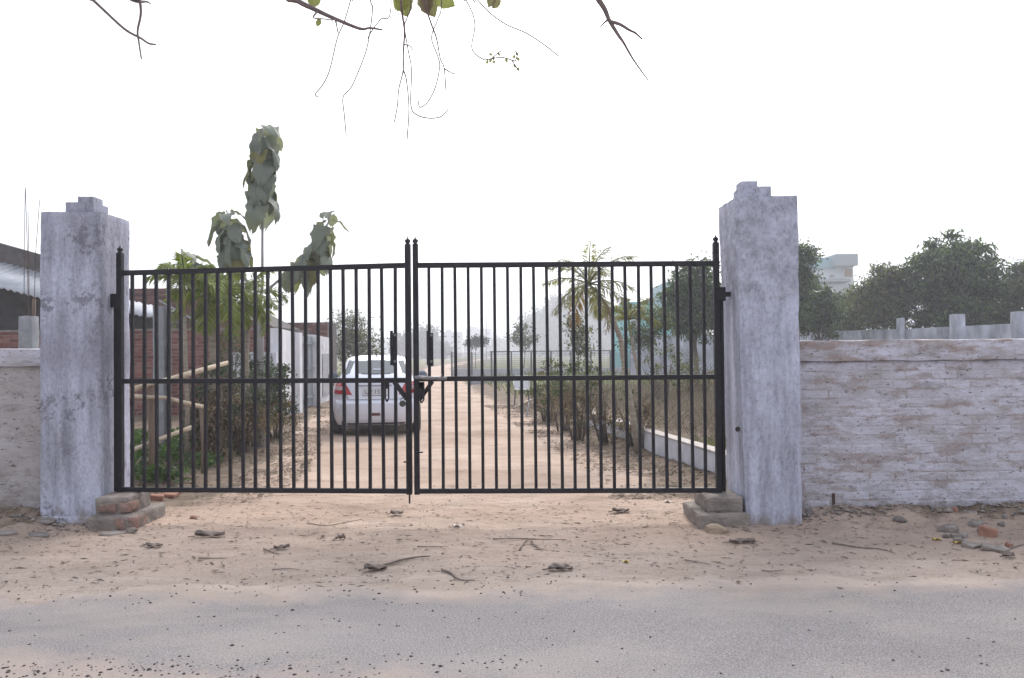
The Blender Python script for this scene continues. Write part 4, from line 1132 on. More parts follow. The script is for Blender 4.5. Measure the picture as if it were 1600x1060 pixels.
for i, (px, d, w_, h, dr, gn, lab) in enumerate((
    (990, 12.9, 0.8, 1.1, 0.5, 0.06, 'brown dry shrub at the foot of the leaning palm'),
    (948, 13.6, 0.95, 1.35, 0.75, 0.10, 'tall brown dry shrub beside the leaning palm'),
    (905, 14.2, 0.95, 1.40, 0.55, 0.4, 'half green shrub, third from the leaning palm'),
    (880, 15.8, 1.0, 1.45, 0.6, 0.35, 'dry shrub with a green crown, fourth from the leaning palm'),
    (858, 18.0, 1.15, 1.40, 0.7, 0.2, 'dry shrub at the far end of the right hedge, behind the white chair'))):
    shrub(lab, px, d, w_, h, dr, gn, RG, gmat='leaf_mid', seed=40+i)
shrub('low green bush along the foot of the far white wall on the right', 1035, 20.5, 1.4, 1.45, 0.2, 0.7, None, gmat='leaf_olive', name='bush', seed=50)
shrub('low round bush in the field right of the leaning palm', 1090, 22, 1.5, 1.1, 0.5, 0.4, None, gmat='leaf_olive', name='bush', seed=51)
random.seed(77)
# fill ground cover: herbs on the left, grass, weeds on the right, leaf litter along the track edges
def scatter(n, fx, fy, cond):
    out = []
    while len(out) < n:
        x, y = random.uniform(*fx), random.uniform(*fy) 
        if cond(x, y): out.append((x, y))
    a = np.array(out); return np.column_stack([a, hgt(a[:, 0], a[:, 1])])
def tm1(x, y): return float(track_mask(np.array([x]), np.array([y]))[0])
C = scatter(150, (-7.0, -3.3), (9.4, 14.5), lambda x, y: (x < -3.2 - (y-8.7)*0.28 + 0.15*math.sin(x*9)) and mnoise.noise(Vector((x*0.9, y*0.9, 3))) > -0.02)
pts = np.repeat(C, 55, 0) + rng.normal(size=(len(C)*55, 3)) * np.array([0.11, 0.11, 0.0]); pts[:, 2] += rng.uniform(0.01, 0.16, len(pts))
V, Fq = leaves(pts, 0.065, 0.05, -0.1); tag(link_mesh('ground_cover', np_mesh('ground_cover', V, Fq, M['herb'])), 'low bright green weeds covering the garden soil behind the left leaf', 'weeds', kind='stuff')
def blades(n, fx, fy, cond, hmin, hmax, wd, lean, mat, name, label, cat='weeds'):
    C = scatter(n, fx, fy, cond)
    D = rng.normal(size=(n, 3)) * lean; D[:, 2] = 1; D = unit(D); Sd = unit(np.cross(D, rng.normal(size=(n, 3))))
    V, Fq = quads(C, D, Sd, rng.uniform(hmin, hmax, n), np.full(n, wd)); 
    tag(link_mesh(name, np_mesh(name, V, Fq, M[mat])), label, cat, kind='stuff')
def kx(y): return float(np.interp(y, [8.6, 9.6, 12.8, 20, 40], [2.6, 2.5, 2.0, 1.2, 0.6]))
blades(30000, (1.0, 12), (9.5, 30), lambda x, y: x > kx(y) + 0.5 and (y > 11.0 + 0.5*math.sin(x*3) or random.random() < 0.03) and random.random() < 1.3/(1 + (y-10)*0.06), 0.15, 0.5, 0.010, 0.9, 'weed', 'dry_weeds', 'tangled dry grey brown weeds filling the field behind the right leaf')
blades(9000, (2.2, 6.5), (8.9, 12.0), lambda x, y: x > kx(y) + 0.12 and random.random() < 0.5 + mnoise.noise(Vector((x*2, y*2, 0))), 0.04, 0.14, 0.010, 0.6, 'grassm', 'grass', 'short green grass behind the low kerb wall', 'grass')
blades(7000, (-16, 16), (26, 60), lambda x, y: tm1(x, y) > 0.3, 0.15, 0.5, 0.05, 0.6, 'grassm', 'rough_grass', 'rough pale green grass in the far field', 'grass')
C = scatter(16000, (-7, 3.0), (8.5, 24), lambda x, y: -1.0 < tm1(x, y) < 1.6 and x < kx(y) - 0.05 and mnoise.noise(Vector((x, y, 8))) + 0.35 > random.random()*0.9)
_a = rng.uniform(0, 6.28, len(C)); _D = np.column_stack([np.cos(_a), np.sin(_a), rng.normal(0, 0.15, len(C))]); _S = np.column_stack([-np.sin(_a), np.cos(_a), rng.normal(0, 0.2, len(C))])
V, Fq = quads(C + np.array([0, 0, 0.012]), unit(_D), unit(_S), rng.uniform(0.03, 0.075, len(C)), rng.uniform(0.015, 0.04, len(C))); V[:, 2] = np.maximum(V[:, 2], 0) * 1.0
tag(link_mesh('leaf_litter', np_mesh('leaf_litter', V, Fq, M['palelitter'])), 'dry leaf litter along both edges of the dirt track', 'leaf litter', kind='stuff')

# ------------------------------------------------------------------ low kerb wall on the right
t = thing('kerb_wall', (2.4, 11, 0), 'low pale cement kerb wall running beside the track to the right pillar', 'low wall')
kp = [Vector((2.52, 8.3, 0)), Vector((2.42, 9.6, 0)), Vector((1.95, 12.8, 0)), Vector((1.45, 17, 0))]
for i in range(len(kp) - 1):
    a, b = kp[i], kp[i+1]; d = (b - a); ln = d.length; ang = math.atan2(d.y, d.x)
    me = rough_box((0.003, -0.16, -0.15), (ln - 0.003, 0.0, 0.30), M['white_dirty'], 0.007, 0.07, i, None, 5, 0.01)
    me2 = rough_box((0.003, -0.175, 0.298), (ln - 0.003, 0.015, 0.325), M['kerbtop'], 0.004, 0.06, i+7, None, 5, 0.008)
    mt = Matrix.Translation(a) @ Matrix.Rotation(ang, 4, 'Z')
    for nm, q in (('kerb_section', me), ('kerb_top', me2)):
        q.transform(mt); link_mesh(nm, q, t)

# ------------------------------------------------------------------ far wall with posts on the right
t = thing('back_wall', (12, 34, 0), 'long stained whitewashed field wall with short posts below the trees on the right', 'wall')
wp_ = [P(985, 560, 41), P(1118, 560, 39), P(1255, 560, 37), P(1420, 560, 32), P(1700, 560, 25)]
wt = [Z(985, 523, 41), Z(1118, 523, 39), Z(1262, 519, 37), Z(1420, 514, 32), Z(1700, 500, 25)]
for i in range(len(wp_) - 1):
    slab_wall(MB(), wp_[i], wp_[i+1], -0.1, -0.1, wt[i], wt[i+1], 0.2).build('wall_section', M['oldwall'], t)
for px, top, wpx, d in ((1287, 505, 13, 35.9), (1408, 497, 7, 32.2), (1497, 491, 17, 29.6), (1594, 487, 18, 27.1)):
    c = P(px, 530, d); hw = wpx * d / F / 2
    link_mesh('wall_post', rough_box((c.x - hw, c.y - 0.15, -0.1), (c.x + hw, c.y + 0.22, Z(px, top, d)), M['oldwall'], 0.01, 0.12, px), t)

# ------------------------------------------------------------------ far buildings
def building(label, blocks, windows, name='building'):
    b0 = blocks[0]
    x0 = P(b0[0], 560, b0[4]).x
    t = thing(name, (x0, b0[4], 0), label, 'building')
    for i, (xa, xb, yt, yb, d, dep, mt) in enumerate(blocks):
        a, b = P(xa, yt, d), P(xb, yb, d)
        MB().box((a.x, d, 0 if yb >= 550 else b.z), (b.x, d + dep, a.z)).build(['wall', 'upper_storey', 'parapet', 'slab'][min(i, 3)], M[mt], t)
    for xa, xb, yt, yb, d, mt in windows:
        a, b = P(xa, yt, d), P(xb, yb, d)
        o = MB().box((a.x, d - 0.05, b.z), (b.x, d + 0.1, a.z)).build('window', M['bwall'], t)
        k = (b.x - a.x) * 0.12
        MB().box((a.x + k, d - 0.08, b.z + k), (b.x - k, d - 0.055, a.z - k)).build('pane', M[mt], o)
building('white modern house with grey rooftop box above the trees', [(1255, 1335, 445, 560, 90, 12, 'bpale'), (1268, 1334, 417, 445, 91, 9, 'bwall'), (1272, 1307, 403, 419, 90.6, 9, 'bteal'), (1306, 1341, 397, 415, 89.4, 9, 'bgrey'), (1258, 1330, 436, 440, 89.5, 8, 'bgrey')], [(1317, 1333, 419, 435, 90.9, 'bbrown'), (1296, 1304, 429, 434, 90.9, 'bbrown')])
building('turquoise walled building beyond the far wall, seen between the bars', [(980, 1050, 472, 560, 70, 10, 'bturq'), (1020, 1052, 468, 492, 69.6, 9, 'bteal'), (1000, 1036, 480, 486, 69.3, 1, 'bgreen')], [(985, 996, 500, 512, 70, 'bdark'), (1030, 1040, 500, 512, 70, 'bdark')])
building('pale building end between the turquoise building and the dark conical tree', [(1041, 1075, 440, 560, 95, 10, 'bteal')], [(1046, 1052, 455, 465, 95, 'bdark')])
random.seed(5)
labs = ['pale hazy two storey building above the far fence, right of the meeting posts', 'hazy flat roofed building with stair tower at the end of the field', 'low hazy white building just left of the huge far tree', 'faint hazy block left of the round far tree', 'faint hazy long building behind the mesh fence', 'tiny faint far block next to the thin mast']
for (xa, xb, yt, d), lab in zip(((692, 722, 519, 260), (728, 768, 514, 300), (780, 826, 528, 320), (588, 622, 540, 300), (940, 985, 532, 260), (764, 782, 524, 340)), labs):
    wn_ = []; d *= 1.35
    n = max(2, int((xb - xa) / 9))
    for k in range(n):
        for yy in range(int(yt) + 5, 544, 9):
            x0 = xa + (xb - xa) * (k + 0.25) / n; wn_.append((x0, x0 + (xb-xa)/n*0.5, yy, yy + 4.5, d, 'bdark'))
    building(lab, [(xa, xb, yt, 560, d, 14, 'bpale'), (xa + 4, xa + (xb-xa)*0.45, yt - 4, yt + 1, d + 2, 5, 'bpale')], wn_)
p = P(760, 550, 150); tag(MB().tube([(p.x, 150, 0), (p.x, 150, Z(760, 493, 150))], [0.12, 0.07], 6).build('mast', M['conc'], None, origin=(p.x, 150, 0)), 'thin mast rising over the far buildings', 'mast')

# mesh fence across the field
dF = 48
t = thing('mesh_fence', (P(850, 560, dF).x, dF, 0), 'low wire mesh fence on a grey base wall across the far field', 'fence')
xa, xb = P(706, 560, dF).x, P(985, 560, dF).x
ztf = Z(850, 549, dF)
MB().box((xa, dF, -0.1), (xb, dF + 0.15, 0.62)).build('base_wall', M['bpale'], t)
for i in range(10):
    x = xa + (xb - xa) * i / 9; MB().box((x - 0.05, dF - 0.06, 0), (x + 0.05, dF - 0.005, ztf)).build('post', M['fence'], t)
MB().box((P(765, 550, dF).x, dF - 0.04, ztf - 0.03), (P(962, 550, dF).x, dF + 0.03, ztf + 0.03)).build('top_rail', M['fence'], t)
m = MB()
for i in range(150):
    x = xa + (xb - xa) * (i + .5) / 150; m.box((x - 0.008, dF + 0.01, 0.62), (x + 0.008, dF + 0.02, ztf - 0.032))
for k in range(7): m.box((xa, dF + 0.022, 0.7 + k*0.12), (xb, dF + 0.03, 0.712 + k*0.12))
tag(m.build('wire_mesh', M['fence'], t), kind='stuff')
# pale ledge of the field plot
a, b = G(740, 583), G(765, 590)
t = tag(link_mesh('cement_edging', rough_box((P(735, 580, 40).x, 40, -0.1), (P(850, 580, 40).x, 40.25, 0.22), M['conc'], 0.01, 0.2, 1), None, (P(790, 580, 40).x, 40, 0)), 'low cement edging bordering the plot at the far end of the track', 'edging')

# ------------------------------------------------------------------ white plastic chair beside the track
d = 24.0; c = P(815, 600, d); zc = H(c.x, d)
t = thing('plastic_chair', (c.x, d, zc), 'white plastic chair with dark legs by the right hedge', 'chair')
MB().box((c.x - 0.2, d - 0.2, zc + 0.42), (c.x + 0.2, d + 0.2, zc + 0.45)).build('seat', M['plastic'], t, bevel=0.01)
for sx, sy in ((-1, -1), (1, -1), (1, 1), (-1, 1)):
    MB().bar((c.x + sx*0.21, d + sy*0.2, zc), (c.x + sx*0.18, d + sy*0.18, zc + 0.42), 0.035).build('leg', M['black'], t)
MB().grid(lambda u, v: (c.x - 0.2 + 0.4*u, d + 0.2 + 0.03*math.sin(math.pi*u) + 0.08*v, zc + 0.45 + 0.38*v), 8, 4).build('backrest', M['plastic'], t).modifiers.new('s', 'SOLIDIFY').thickness = 0.02
for s in (-1, 1): MB().tube([(c.x + s*0.21, d - 0.18, zc + 0.43), (c.x + s*0.23, d - 0.17, zc + 0.62), (c.x + s*0.23, d + 0.2, zc + 0.65)], 0.016, 6).build('armrest', M['plastic'], t, True)
a, b = G(803, 640), G(835, 628)
tag(MB().tube([a + Vector((0, 0, .04)), b + Vector((0, 0, 0.12))], 0.03, 7).build('fallen_pole', M['bamboo'], None, True, origin=a), 'pale pole lying below the white plastic chair', 'pole')
tag(MB().tube([G(822, 652), G(828, 640) + Vector((0, 0, 0.3)), P(838, 600, 17)], [0.02, 0.015, 0.006], 5).build('bare_sapling', M['bark_pale'], None, True, origin=G(822, 652)), 'bare crooked sapling stem by the far end of the right hedge', 'sapling')

# ------------------------------------------------------------------ parked car
CY = R(8.0)
carp = P(587, 680, 15.3); carp.z = 0
car = thing('parked_car', (carp.x, carp.y, 0), 'silver white sedan parked on the dirt track behind the gate, seen from behind', 'car')
def sp(y, pts): return float(np.interp(y, [p[0] for p in pts], [p[1] for p in pts]))
CL, CW = 4.0, 0.845
TOP = [(0, 1.045), (0.5, 1.03), (1.2, 0.97), (2.6, 0.95), (3.0, 0.93), (3.6, 0.82), (3.9, 0.72), (4.0, 0.66)]
def rear_in(z):      # how far the tail leans in at height z
    return sp(z, [(0.2, 0.06), (0.28, 0.02), (0.40, 0.0), (0.60, 0.0), (0.645, 0.035), (0.66, 0.06), (0.85, 0.085), (1.0, 0.095), (1.045, 0.14)])
def half_w(z): return sp(z, [(0.2, 0.78), (0.3, 0.825), (0.5, 0.845), (0.75, 0.845), (0.9, 0.82), (1.0, 0.775), (1.045, 0.74)])
def contour(z, n=56):
    out = []
    w_ = half_w(z); ri = rear_in(z); yf_ = CL - sp(z, [(0.2, 0.12), (0.45, 0.0), (0.7, 0.1), (1.04, 0.35)])
    for i in range(n):
        a = 2*math.pi*i/n; ca, sa = math.cos(a), math.sin(a)
        p = 2/5.2
        x = w_ * math.copysign(abs(ca)**p, ca); yy = math.copysign(abs(sa)**p, sa)
        y = (ri + yf_)/2 + yy * (yf_ - ri)/2
        zz = 0.2 + (z - 0.2) * (sp(y, TOP) - 0.2) / (1.045 - 0.2) if z > 0.45 else z
        out.append(Vector((x, y, zz)))
    return out
def carmat(): return Matrix.Translation((carp.x, carp.y, 0)) @ Matrix.Rotation(CY, 4, 'Z')
def carpart(mb, name, mat, parent=None, smooth=True, sharp=35, bevel=0):
    m = carmat(); mb.v = [tuple(m @ Vector(v)) for v in mb.v]
    return mb.build(name, mat, parent or car, smooth, sharp=sharp, bevel=bevel)
def ringloft(levels, cap_top=True, cap_bot=True):
    m = MB(); n = len(levels[0])
    for L_ in levels: m.v += [tuple(p) for p in L_]
    for i in range(len(levels)-1):
        for k in range(n): m.f.append((i*n+k, i*n+(k+1) % n, (i+1)*n+(k+1) % n, (i+1)*n+k))
    if cap_bot: m.f.append(tuple(reversed(range(n))))
    if cap_top: m.f.append(tuple((len(levels)-1)*n + k for k in range(n)))
    return m
lv = [contour(z) for z in (0.2, 0.24, 0.3, 0.4, 0.5, 0.6, 0.625, 0.645, 0.66, 0.72, 0.8, 0.88, 0.95, 1.0, 1.025, 1.045)]
last = lv[-1]; cen = Vector((0, 1.95, 0))
for k, rise in ((0.88, 0.014), (0.6, 0.02), (0.25, 0.022)):
    ring = []
    for p in last:
        q = Vector((p.x*k, 1.95 + (p.y - 1.95)*(1 - (1-k)*0.9), 0)); q.z = sp(q.y, TOP) + rise; ring.append(q)
    lv.append(ring)
body = carpart(ringloft(lv), 'body', M['car'], sharp=28)
# wheel arches cut out
cut = MB()
for yy in (0.72, 3.20):
    for s in (-1, 1): cut.lathe((s*0.80, yy, 0.30), [(0.335, -0.2), (0.335, 0.2)], 28, 'X')
cm = carmat(); cut.v = [tuple(cm @ Vector(v)) for v in cut.v]
cme = cut.mesh('cut', M['black']); cob = bpy.data.objects.new('cut', cme); COL.objects.link(cob)
bo = body.modifiers.new('arch', 'BOOLEAN'); bo.operation = 'DIFFERENCE'; bo.object = cob; bo.solver = 'EXACT'
bpy.context.view_layer.update()
dg = bpy.context.evaluated_depsgraph_get()
nm = bpy.data.meshes.new_from_object(body.evaluated_get(dg)); body.modifiers.clear(); body.data = nm
bpy.data.objects.remove(cob)
# greenhouse
def gh_ring(z, n=44):
    k = (z - 1.0) / 0.47
    y0 = sp(z, [(1.0, 0.45), (1.38, 1.02), (1.44, 1.16), (1.47, 1.35)]); y1 = sp(z, [(1.0, 3.05), (1.38, 2.38), (1.44, 2.25), (1.47, 2.05)])
    w_ = sp(z, [(1.0, 0.735), (1.2, 0.66), (1.38, 0.585), (1.43, 0.55), (1.455, 0.49), (1.47, 0.41)])
    out = []
    for i in range(n):
        a = 2*math.pi*i/n; ca, sa = math.cos(a), math.sin(a); p = 2/6.5
        out.append(Vector((w_*math.copysign(abs(ca)**p, ca), (y0+y1)/2 + math.copysign(abs(sa)**p, sa)*(y1-y0)/2, z)))
    return out
gl_ = [gh_ring(z) for z in (0.96, 1.04, 1.12, 1.2, 1.28, 1.34, 1.38, 1.41, 1.43, 1.445, 1.458, 1.47)]
gl_.append([Vector((p.x*0.6, 1.7 + (p.y-1.7)*0.7, 1.486)) for p in gl_[-1]])
carpart(ringloft(gl_), 'cabin', M['car'], sharp=30)
def ry0(z): return sp(z, [(1.0, 0.45), (1.38, 1.02), (1.44, 1.16), (1.47, 1.35)])
def rwin(u, v):
    z = 1.135 + 0.24*v; hw = 0.585 - 0.075*v; x = (u*2-1)*hw
    return (x, ry0(z) - 0.014 + 0.05*(x/0.6)**2 + 0.06*max(0, abs(x)/hw - 0.8), z)
rw = carpart(MB().grid(rwin, 14, 6), 'rear_window', M['glass'])
def rseal(u, v):
    z = 1.12 + 0.268*v; hw = 0.605 - 0.075*v; x = (u*2-1)*hw
    return (x, ry0(z) - 0.008 + 0.05*(x/0.6)**2 + 0.06*max(0, abs(x)/hw - 0.8), z)
carpart(MB().grid(rseal, 14, 6), 'window_seal', M['black'])
carpart(MB().box((-0.06, ry0(1.22) - 0.045, 1.185), (0.10, ry0(1.22) - 0.030, 1.235)), 'window_sticker', M['sticker'], rw)
def gw(z): return sp(z, [(1.0, 0.735), (1.2, 0.66), (1.38, 0.585)])
for s in (-1, 1):
    for (ya, yb, yc, yd) in ((1.30, 1.62, 1.42, 1.63), (1.68, 2.75, 1.70, 2.30)):
        def sw(u, v, s=s, ya=ya, yb=yb, yc=yc, yd=yd):
            z = 1.02 + 0.33*v; y0_, y1_ = ya + (yc-ya)*v, yb + (yd-yb)*v
            return (s*(gw(z) + 0.006), y0_ + (y1_-y0_)*u, z)
        carpart(MB().grid(sw, 4, 3), 'side_window', M['glass'])
def ws(u, v):
    z = 1.0 + 0.37*v; yv = sp(z, [(1.0, 3.05), (1.38, 2.38)]); hw = 0.64 - 0.12*v; x = (u*2-1)*hw
    return (x, yv + 0.012 - 0.05*(x/0.6)**2, z)
carpart(MB().grid(ws, 10, 4), 'windscreen', M['glass'])
carpart(MB().tube([(0, 1.28, 1.46), (0, 1.22, 1.52)], 0.012, 6), 'antenna', M['black'])
# surface of the tail: y for given x,z
def tail_y(x, z):
    w_ = half_w(z); ri = rear_in(z); yf_ = CL - sp(z, [(0.2, 0.12), (0.45, 0.0), (0.7, 0.1), (1.04, 0.35)])
    k = min(0.999, abs(x)/w_) ** 5.2
    return (ri + yf_)/2 - (1 - k)**(1/5.2) * (yf_ - ri)/2
def patch(poly, z_of, nu, nv, off):
    return MB().grid(lambda u, v: (lambda x, z: (x, tail_y(x, z) - off, z))(*poly(u, v)), nu, nv)
def lerp(a, b, t): return a + (b - a)*t
# boot lid: panel proud of the tail with dark shut line around it
carpart(patch(lambda u, v: (lerp(-1, 1, u) * lerp(0.50, 0.60, v), lerp(0.668, 1.018, v)), 0, 16, 8, 0.004), 'shut_line', M['black'])
carpart(patch(lambda u, v: (lerp(-1, 1, u) * lerp(0.492, 0.592, v), lerp(0.675, 1.022, v)), 0, 16, 8, 0.008), 'boot_lid', M['car'])
carpart(MB().grid(lambda u, v: (lerp(-0.6, 0.6, u), 0.12 - 0.05*math.sin(v*math.pi*0.6) + 0.05*abs(u*2-1)**3, 1.025 + 0.03*math.sin(v*math.pi)), 14, 4), 'boot_lip', M['car'])
carpart(MB().bar((-0.30, tail_y(0, 0.93) - 0.022, 0.925), (0.30, tail_y(0, 0.93) - 0.022, 0.925), 0.014, 0.022), 'chrome_strip', M['rim'])
for s in (-1, 1):
    def tl_(u, v, s=s):
        xo = half_w(0.88) - 0.004; xi = lerp(0.42, 0.56, v) ; x = lerp(xi, xo, u); z = lerp(0.755, 0.995, v) + (0.0 if v > .5 else 0.03*u*(1-v))
        return (s*x, tail_y(x, z) - 0.013, z)
    lamp = carpart(MB().grid(tl_, 12, 8), 'tail_lamp', M['red'])
    def cl_(u, v, s=s):
        xo = half_w(0.88) - 0.012; x = lerp(0.60, xo, u); z = lerp(0.842, 0.915, v)
        return (s*x, tail_y(x, z) - 0.017, z)
    carpart(MB().grid(cl_, 10, 3), 'clear_band', M['clear'], lamp)
    def sl_(u, v, s=s):
        y = lerp(0.10, 0.32, u); z = lerp(0.80, 0.985, v) - 0.02*u
        return (s*(half_w(z) + 0.003 - 0.02*(y < 0.15)), y, z)
    carpart(MB().grid(sl_, 4, 3), 'side_lens', M['red'], lamp)
    # mirrors at the front doors
    my = 2.62
    carpart(MB().lathe((s*0.95, my, 1.04), [(0.0, -0.05), (0.075, -0.045), (0.105, -0.01), (0.10, 0.03), (0.05, 0.07), (0.0, 0.08)], 14, 'Y'), 'mirror', M['mirror'])
    carpart(MB().bar((s*0.72, my, 0.99), (s*0.90, my, 1.01), 0.04, 0.03), 'mirror_arm', M['car'])
    for yy in (0.72, 3.20):
        wl = carpart(MB().lathe((s*0.745, yy, 0.295), [(0.19, -0.092), (0.265, -0.095), (0.290, -0.07), (0.296, 0.0), (0.290, 0.07), (0.265, 0.095), (0.19, 0.092)], 28, 'X'), 'wheel', M['tyre'])
        carpart(MB().lathe((s*0.745, yy, 0.295), [(0.18, 0.05*s), (0.188, 0.088*s), (0.12, 0.07*s), (0.03, 0.085*s)], 20, 'X'), 'rim', M['rim'], wl)
    carpart(MB().lathe((s*0.66, 0.78, 0.30), [(0.33, -0.015), (0.33, 0.015)], 20, 'X'), 'wheel_well', M['black'])
# bumper details
carpart(patch(lambda u, v: (lerp(-0.55, 0.55, u), lerp(0.30, 0.385, v)), 0, 12, 3, 0.006), 'bumper_insert', M['car'])
carpart(patch(lambda u, v: (lerp(-0.075, 0.085, u), lerp(0.375, 0.425, v)), 0, 4, 2, 0.012), 'fog_reflector', M['darkred'])
carpart(patch(lambda u, v: (lerp(-0.80, 0.80, u), lerp(0.205, 0.245, v)), 0, 16, 2, 0.004), 'lower_valance', M['black'])
carpart(MB().box((-0.62, 0.12, 0.17), (0.62, 3.6, 0.30)), 'underbody', M['black'], smooth=False)
carpart(MB().tube([(0.42, 0.5, 0.21), (0.42, 0.06, 0.20)], 0.025, 8), 'exhaust_pipe', M['steel'])
carpart(patch(lambda u, v: (lerp(-0.235, 0.235, u), lerp(0.735, 0.865, v)), 0, 2, 2, 0.010), 'plate_recess', M['black'])
pz = tail_y(0, 0.80) - 0.022
pl = carpart(MB().box((-0.25, pz, 0.745), (0.25, pz + 0.012, 0.865)), 'number_plate', M['plate'], smooth=False)
fc = bpy.data.curves.new('plate_text', 'FONT'); fc.body = 'UP 15 C'; fc.size = 0.115; fc.align_x = 'CENTER'; fc.align_y = 'CENTER'; fc.extrude = 0.001
fo = bpy.data.objects.new('plate_text', fc); COL.objects.link(fo); bpy.context.view_layer.update()
tme = bpy.data.meshes.new_from_object(fo.evaluated_get(bpy.context.evaluated_depsgraph_get())); bpy.data.objects.remove(fo)
tme.transform(carmat() @ Matrix.Translation((0, pz - 0.003, 0.806)) @ Matrix.Rotation(R(90), 4, 'X')); tme.materials.clear(); tme.materials.append(M['ink'])
link_mesh('plate_lettering', tme, pl)
for s in (-1, 1):
    carpart(MB().box((s*0.3 - 0.2, 1.15, 0.95), (s*0.3 + 0.2, 1.3, 1.18)), 'head_rest', M['black'])

# ------------------------------------------------------------------ overhanging tree: twigs, vines and leaves above the road
dO = 4.3
root = thing('overhanging_tree', (-5.5, 0.6, 0), 'roadside tree whose bare twigs, dangling vines and few leaves hang into the picture top', 'tree')
MB().tube([(-5.5, 0.6, -0.1), (-5.4, 0.7, 1.6), (-5.1, 1.2, 3.0), (-4.4, 2.2, 4.1)], [0.22, 0.18, 0.15, 0.12], 12).build('trunk', M['bark'], root, True)
limb = [Vector((-4.4, 2.2, 4.1)), Vector((-3.0, 3.6, 4.45)), Vector((-1.4, 4.3, 4.35)), Vector((0.0, 4.4, 4.3)), Vector((1.2, 4.3, 4.1))]
MB().tube(limb, [0.12, 0.09, 0.07, 0.05, 0.02], 10).build('limb', M['bark'], root, True)
for e in ((-5.0, -1.5, 6.0), (-2.0, -3.0, 6.6), (1.0, -2.5, 6.4)):
    MB().tube([(-5.1, 1.2, 3.0), Vector(e)*0.5 + Vector((-2.5, 0.5, 1.8)), e], [0.10, 0.07, 0.03], 8).build('limb', M['bark'], root, True)
C = clump_points([((-4.5, -2.0, 6.4), (3.6, 3.4, 1.5)), ((0.5, -4.5, 6.6), (4.2, 3.6, 1.5)), ((4.5, -6, 6.2), (3.5, 3.5, 1.5)), ((-3, -8, 6.0), (5, 4, 2.2))], 60, 50, 0.35, 0.2)  # unseen crown behind the camera, added to shade the pillar fronts
C = C[C[:, 1] < 0.9]
V, Fq = leaves(C, 0.16, 0.10, 0.3); link_mesh('crown', np_mesh('crown', V, Fq, M['leaf_mid']), root)
def on_limb(x):
    for a, b in zip(limb, limb[1:]):
        if a.x <= x <= b.x: return a.lerp(b, (x - a.x)/(b.x - a.x))
    return limb[-1] if x > 0 else limb[0]
def smooth_pts(ps, k=4):
    out = []
    for i in range(len(ps)-1):
        p0, p1, p2, p3 = ps[max(i-1, 0)], ps[i], ps[i+1], ps[min(i+2, len(ps)-1)]
        for j in range(k):
            t = j/k; out.append(0.5*((2*p1) + (p2-p0)*t + (2*p0-5*p1+4*p2-p3)*t*t + (3*p1-p0-3*p2+p3)*t*t*t))
    return out + [ps[-1]]
def twig(name, px, r0, r1, mat='vine', d=dO, attach=True, dd=0.25):
    n = len(px); ps = [P(x, y, d + dd*(i/n - 0.5)*random.uniform(0.5, 1.0)) for i, (x, y) in enumerate(px)]
    if attach:
        l = on_limb(ps[0].x - 0.15)
        ps = [l, l.lerp(ps[0], 0.5) + Vector((0.04, 0, 0.03))] + ps
    ps = smooth_pts(ps)
    m = len(ps)
    MB().tube(ps, [max(0.0034, 1.5*(r0 + (r1 - r0)*i/(m-1))) for i in range(m)], 6).build(name, M[mat], root, True)
random.seed(3)
twig('branch', [(118, -25), (145, 0), (160, 14), (195, 46), (220, 60), (232, 68), (244, 70)], 0.007, 0.003, 'twig')
twig('branch', [(205, -20), (217, -3), (220, 22), (215, 48), (217, 66), (221, 93)], 0.007, 0.0025, 'twig')
twig('twig', [(202, -3), (212, 2), (222, 3), (230, 3), (236, 7)], 0.008, 0.002, 'twig', attach=False)
twig('branch', [(440, -20), (466, 2), (492, 15), (520, 28), (562, 45), (578, 44), (598, 47)], 0.013, 0.003, 'twig')
twig('thorn', [(496, 18), (490, 28), (507, 30), (520, 32)], 0.004, 0.0015, 'twig', attach=False)
twig('thorn', [(524, 31), (526, 40), (528, 51)], 0.004, 0.001, 'twig', attach=False)
twig('vine', [(551, -12), (548, 0), (538, 34), (527, 60), (515, 110), (504, 133), (493, 147), (497, 152)], 0.0028, 0.0014)
twig('vine', [(578, -10), (582, 12), (578, 50), (572, 80), (560, 112), (548, 138), (536, 152), (538, 180), (541, 212)], 0.003, 0.0014)
twig('vine', [(611, 12), (595, 30), (580, 50), (575, 60)], 0.0016, 0.001)
twig('vine', [(626, -5), (629, 25), (632, 50), (630, 85), (630, 110), (623, 140), (621, 165), (616, 192)], 0.0055, 0.0014)
twig('vine', [(630, 110), (635, 125), (639, 170), (636, 218)], 0.003, 0.0014, attach=False)
twig('vine', [(642, -5), (636, 28), (632, 42), (638, 80), (643, 110), (642, 165), (652, 180), (672, 185), (690, 182), (700, 171)], 0.003, 0.0014)
twig('vine', [(632, 70), (640, 72), (645, 78)], 0.0025, 0.001, attach=False)
twig('vine', [(664, -5), (672, 32), (682, 60), (688, 92), (694, 107), (697, 145)], 0.0045, 0.0014)
twig('vine', [(690, -5), (684, 30), (676, 50), (675, 65), (684, 88), (687, 105), (680, 137), (668, 160), (656, 168), (654, 158)], 0.0025, 0.0012)
twig('vine', [(694, 107), (703, 113), (711, 116)], 0.0015, 0.001, attach=False)
twig('vine', [(724, -12), (728, 0), (738, 20), (742, 42), (737, 72), (743, 85), (757, 94)], 0.0024, 0.0012)
twig('vine', [(738, -10), (746, 0), (765, 20), (790, 38), (822, 52), (850, 70), (873, 88)], 0.0024, 0.0012)
twig('branch', [(925, -25), (933, -4), (945, 15), (952, 32), (966, 55), (975, 68), (990, 94), (1013, 126)], 0.014, 0.002, 'twig')
twig('twig', [(953, 34), (968, 38), (983, 47), (993, 52), (1004, 62)], 0.007, 0.003, 'twig', attach=False)
twig('twig', [(951, 30), (944, 36), (937, 43)], 0.005, 0.002, 'twig', attach=False)
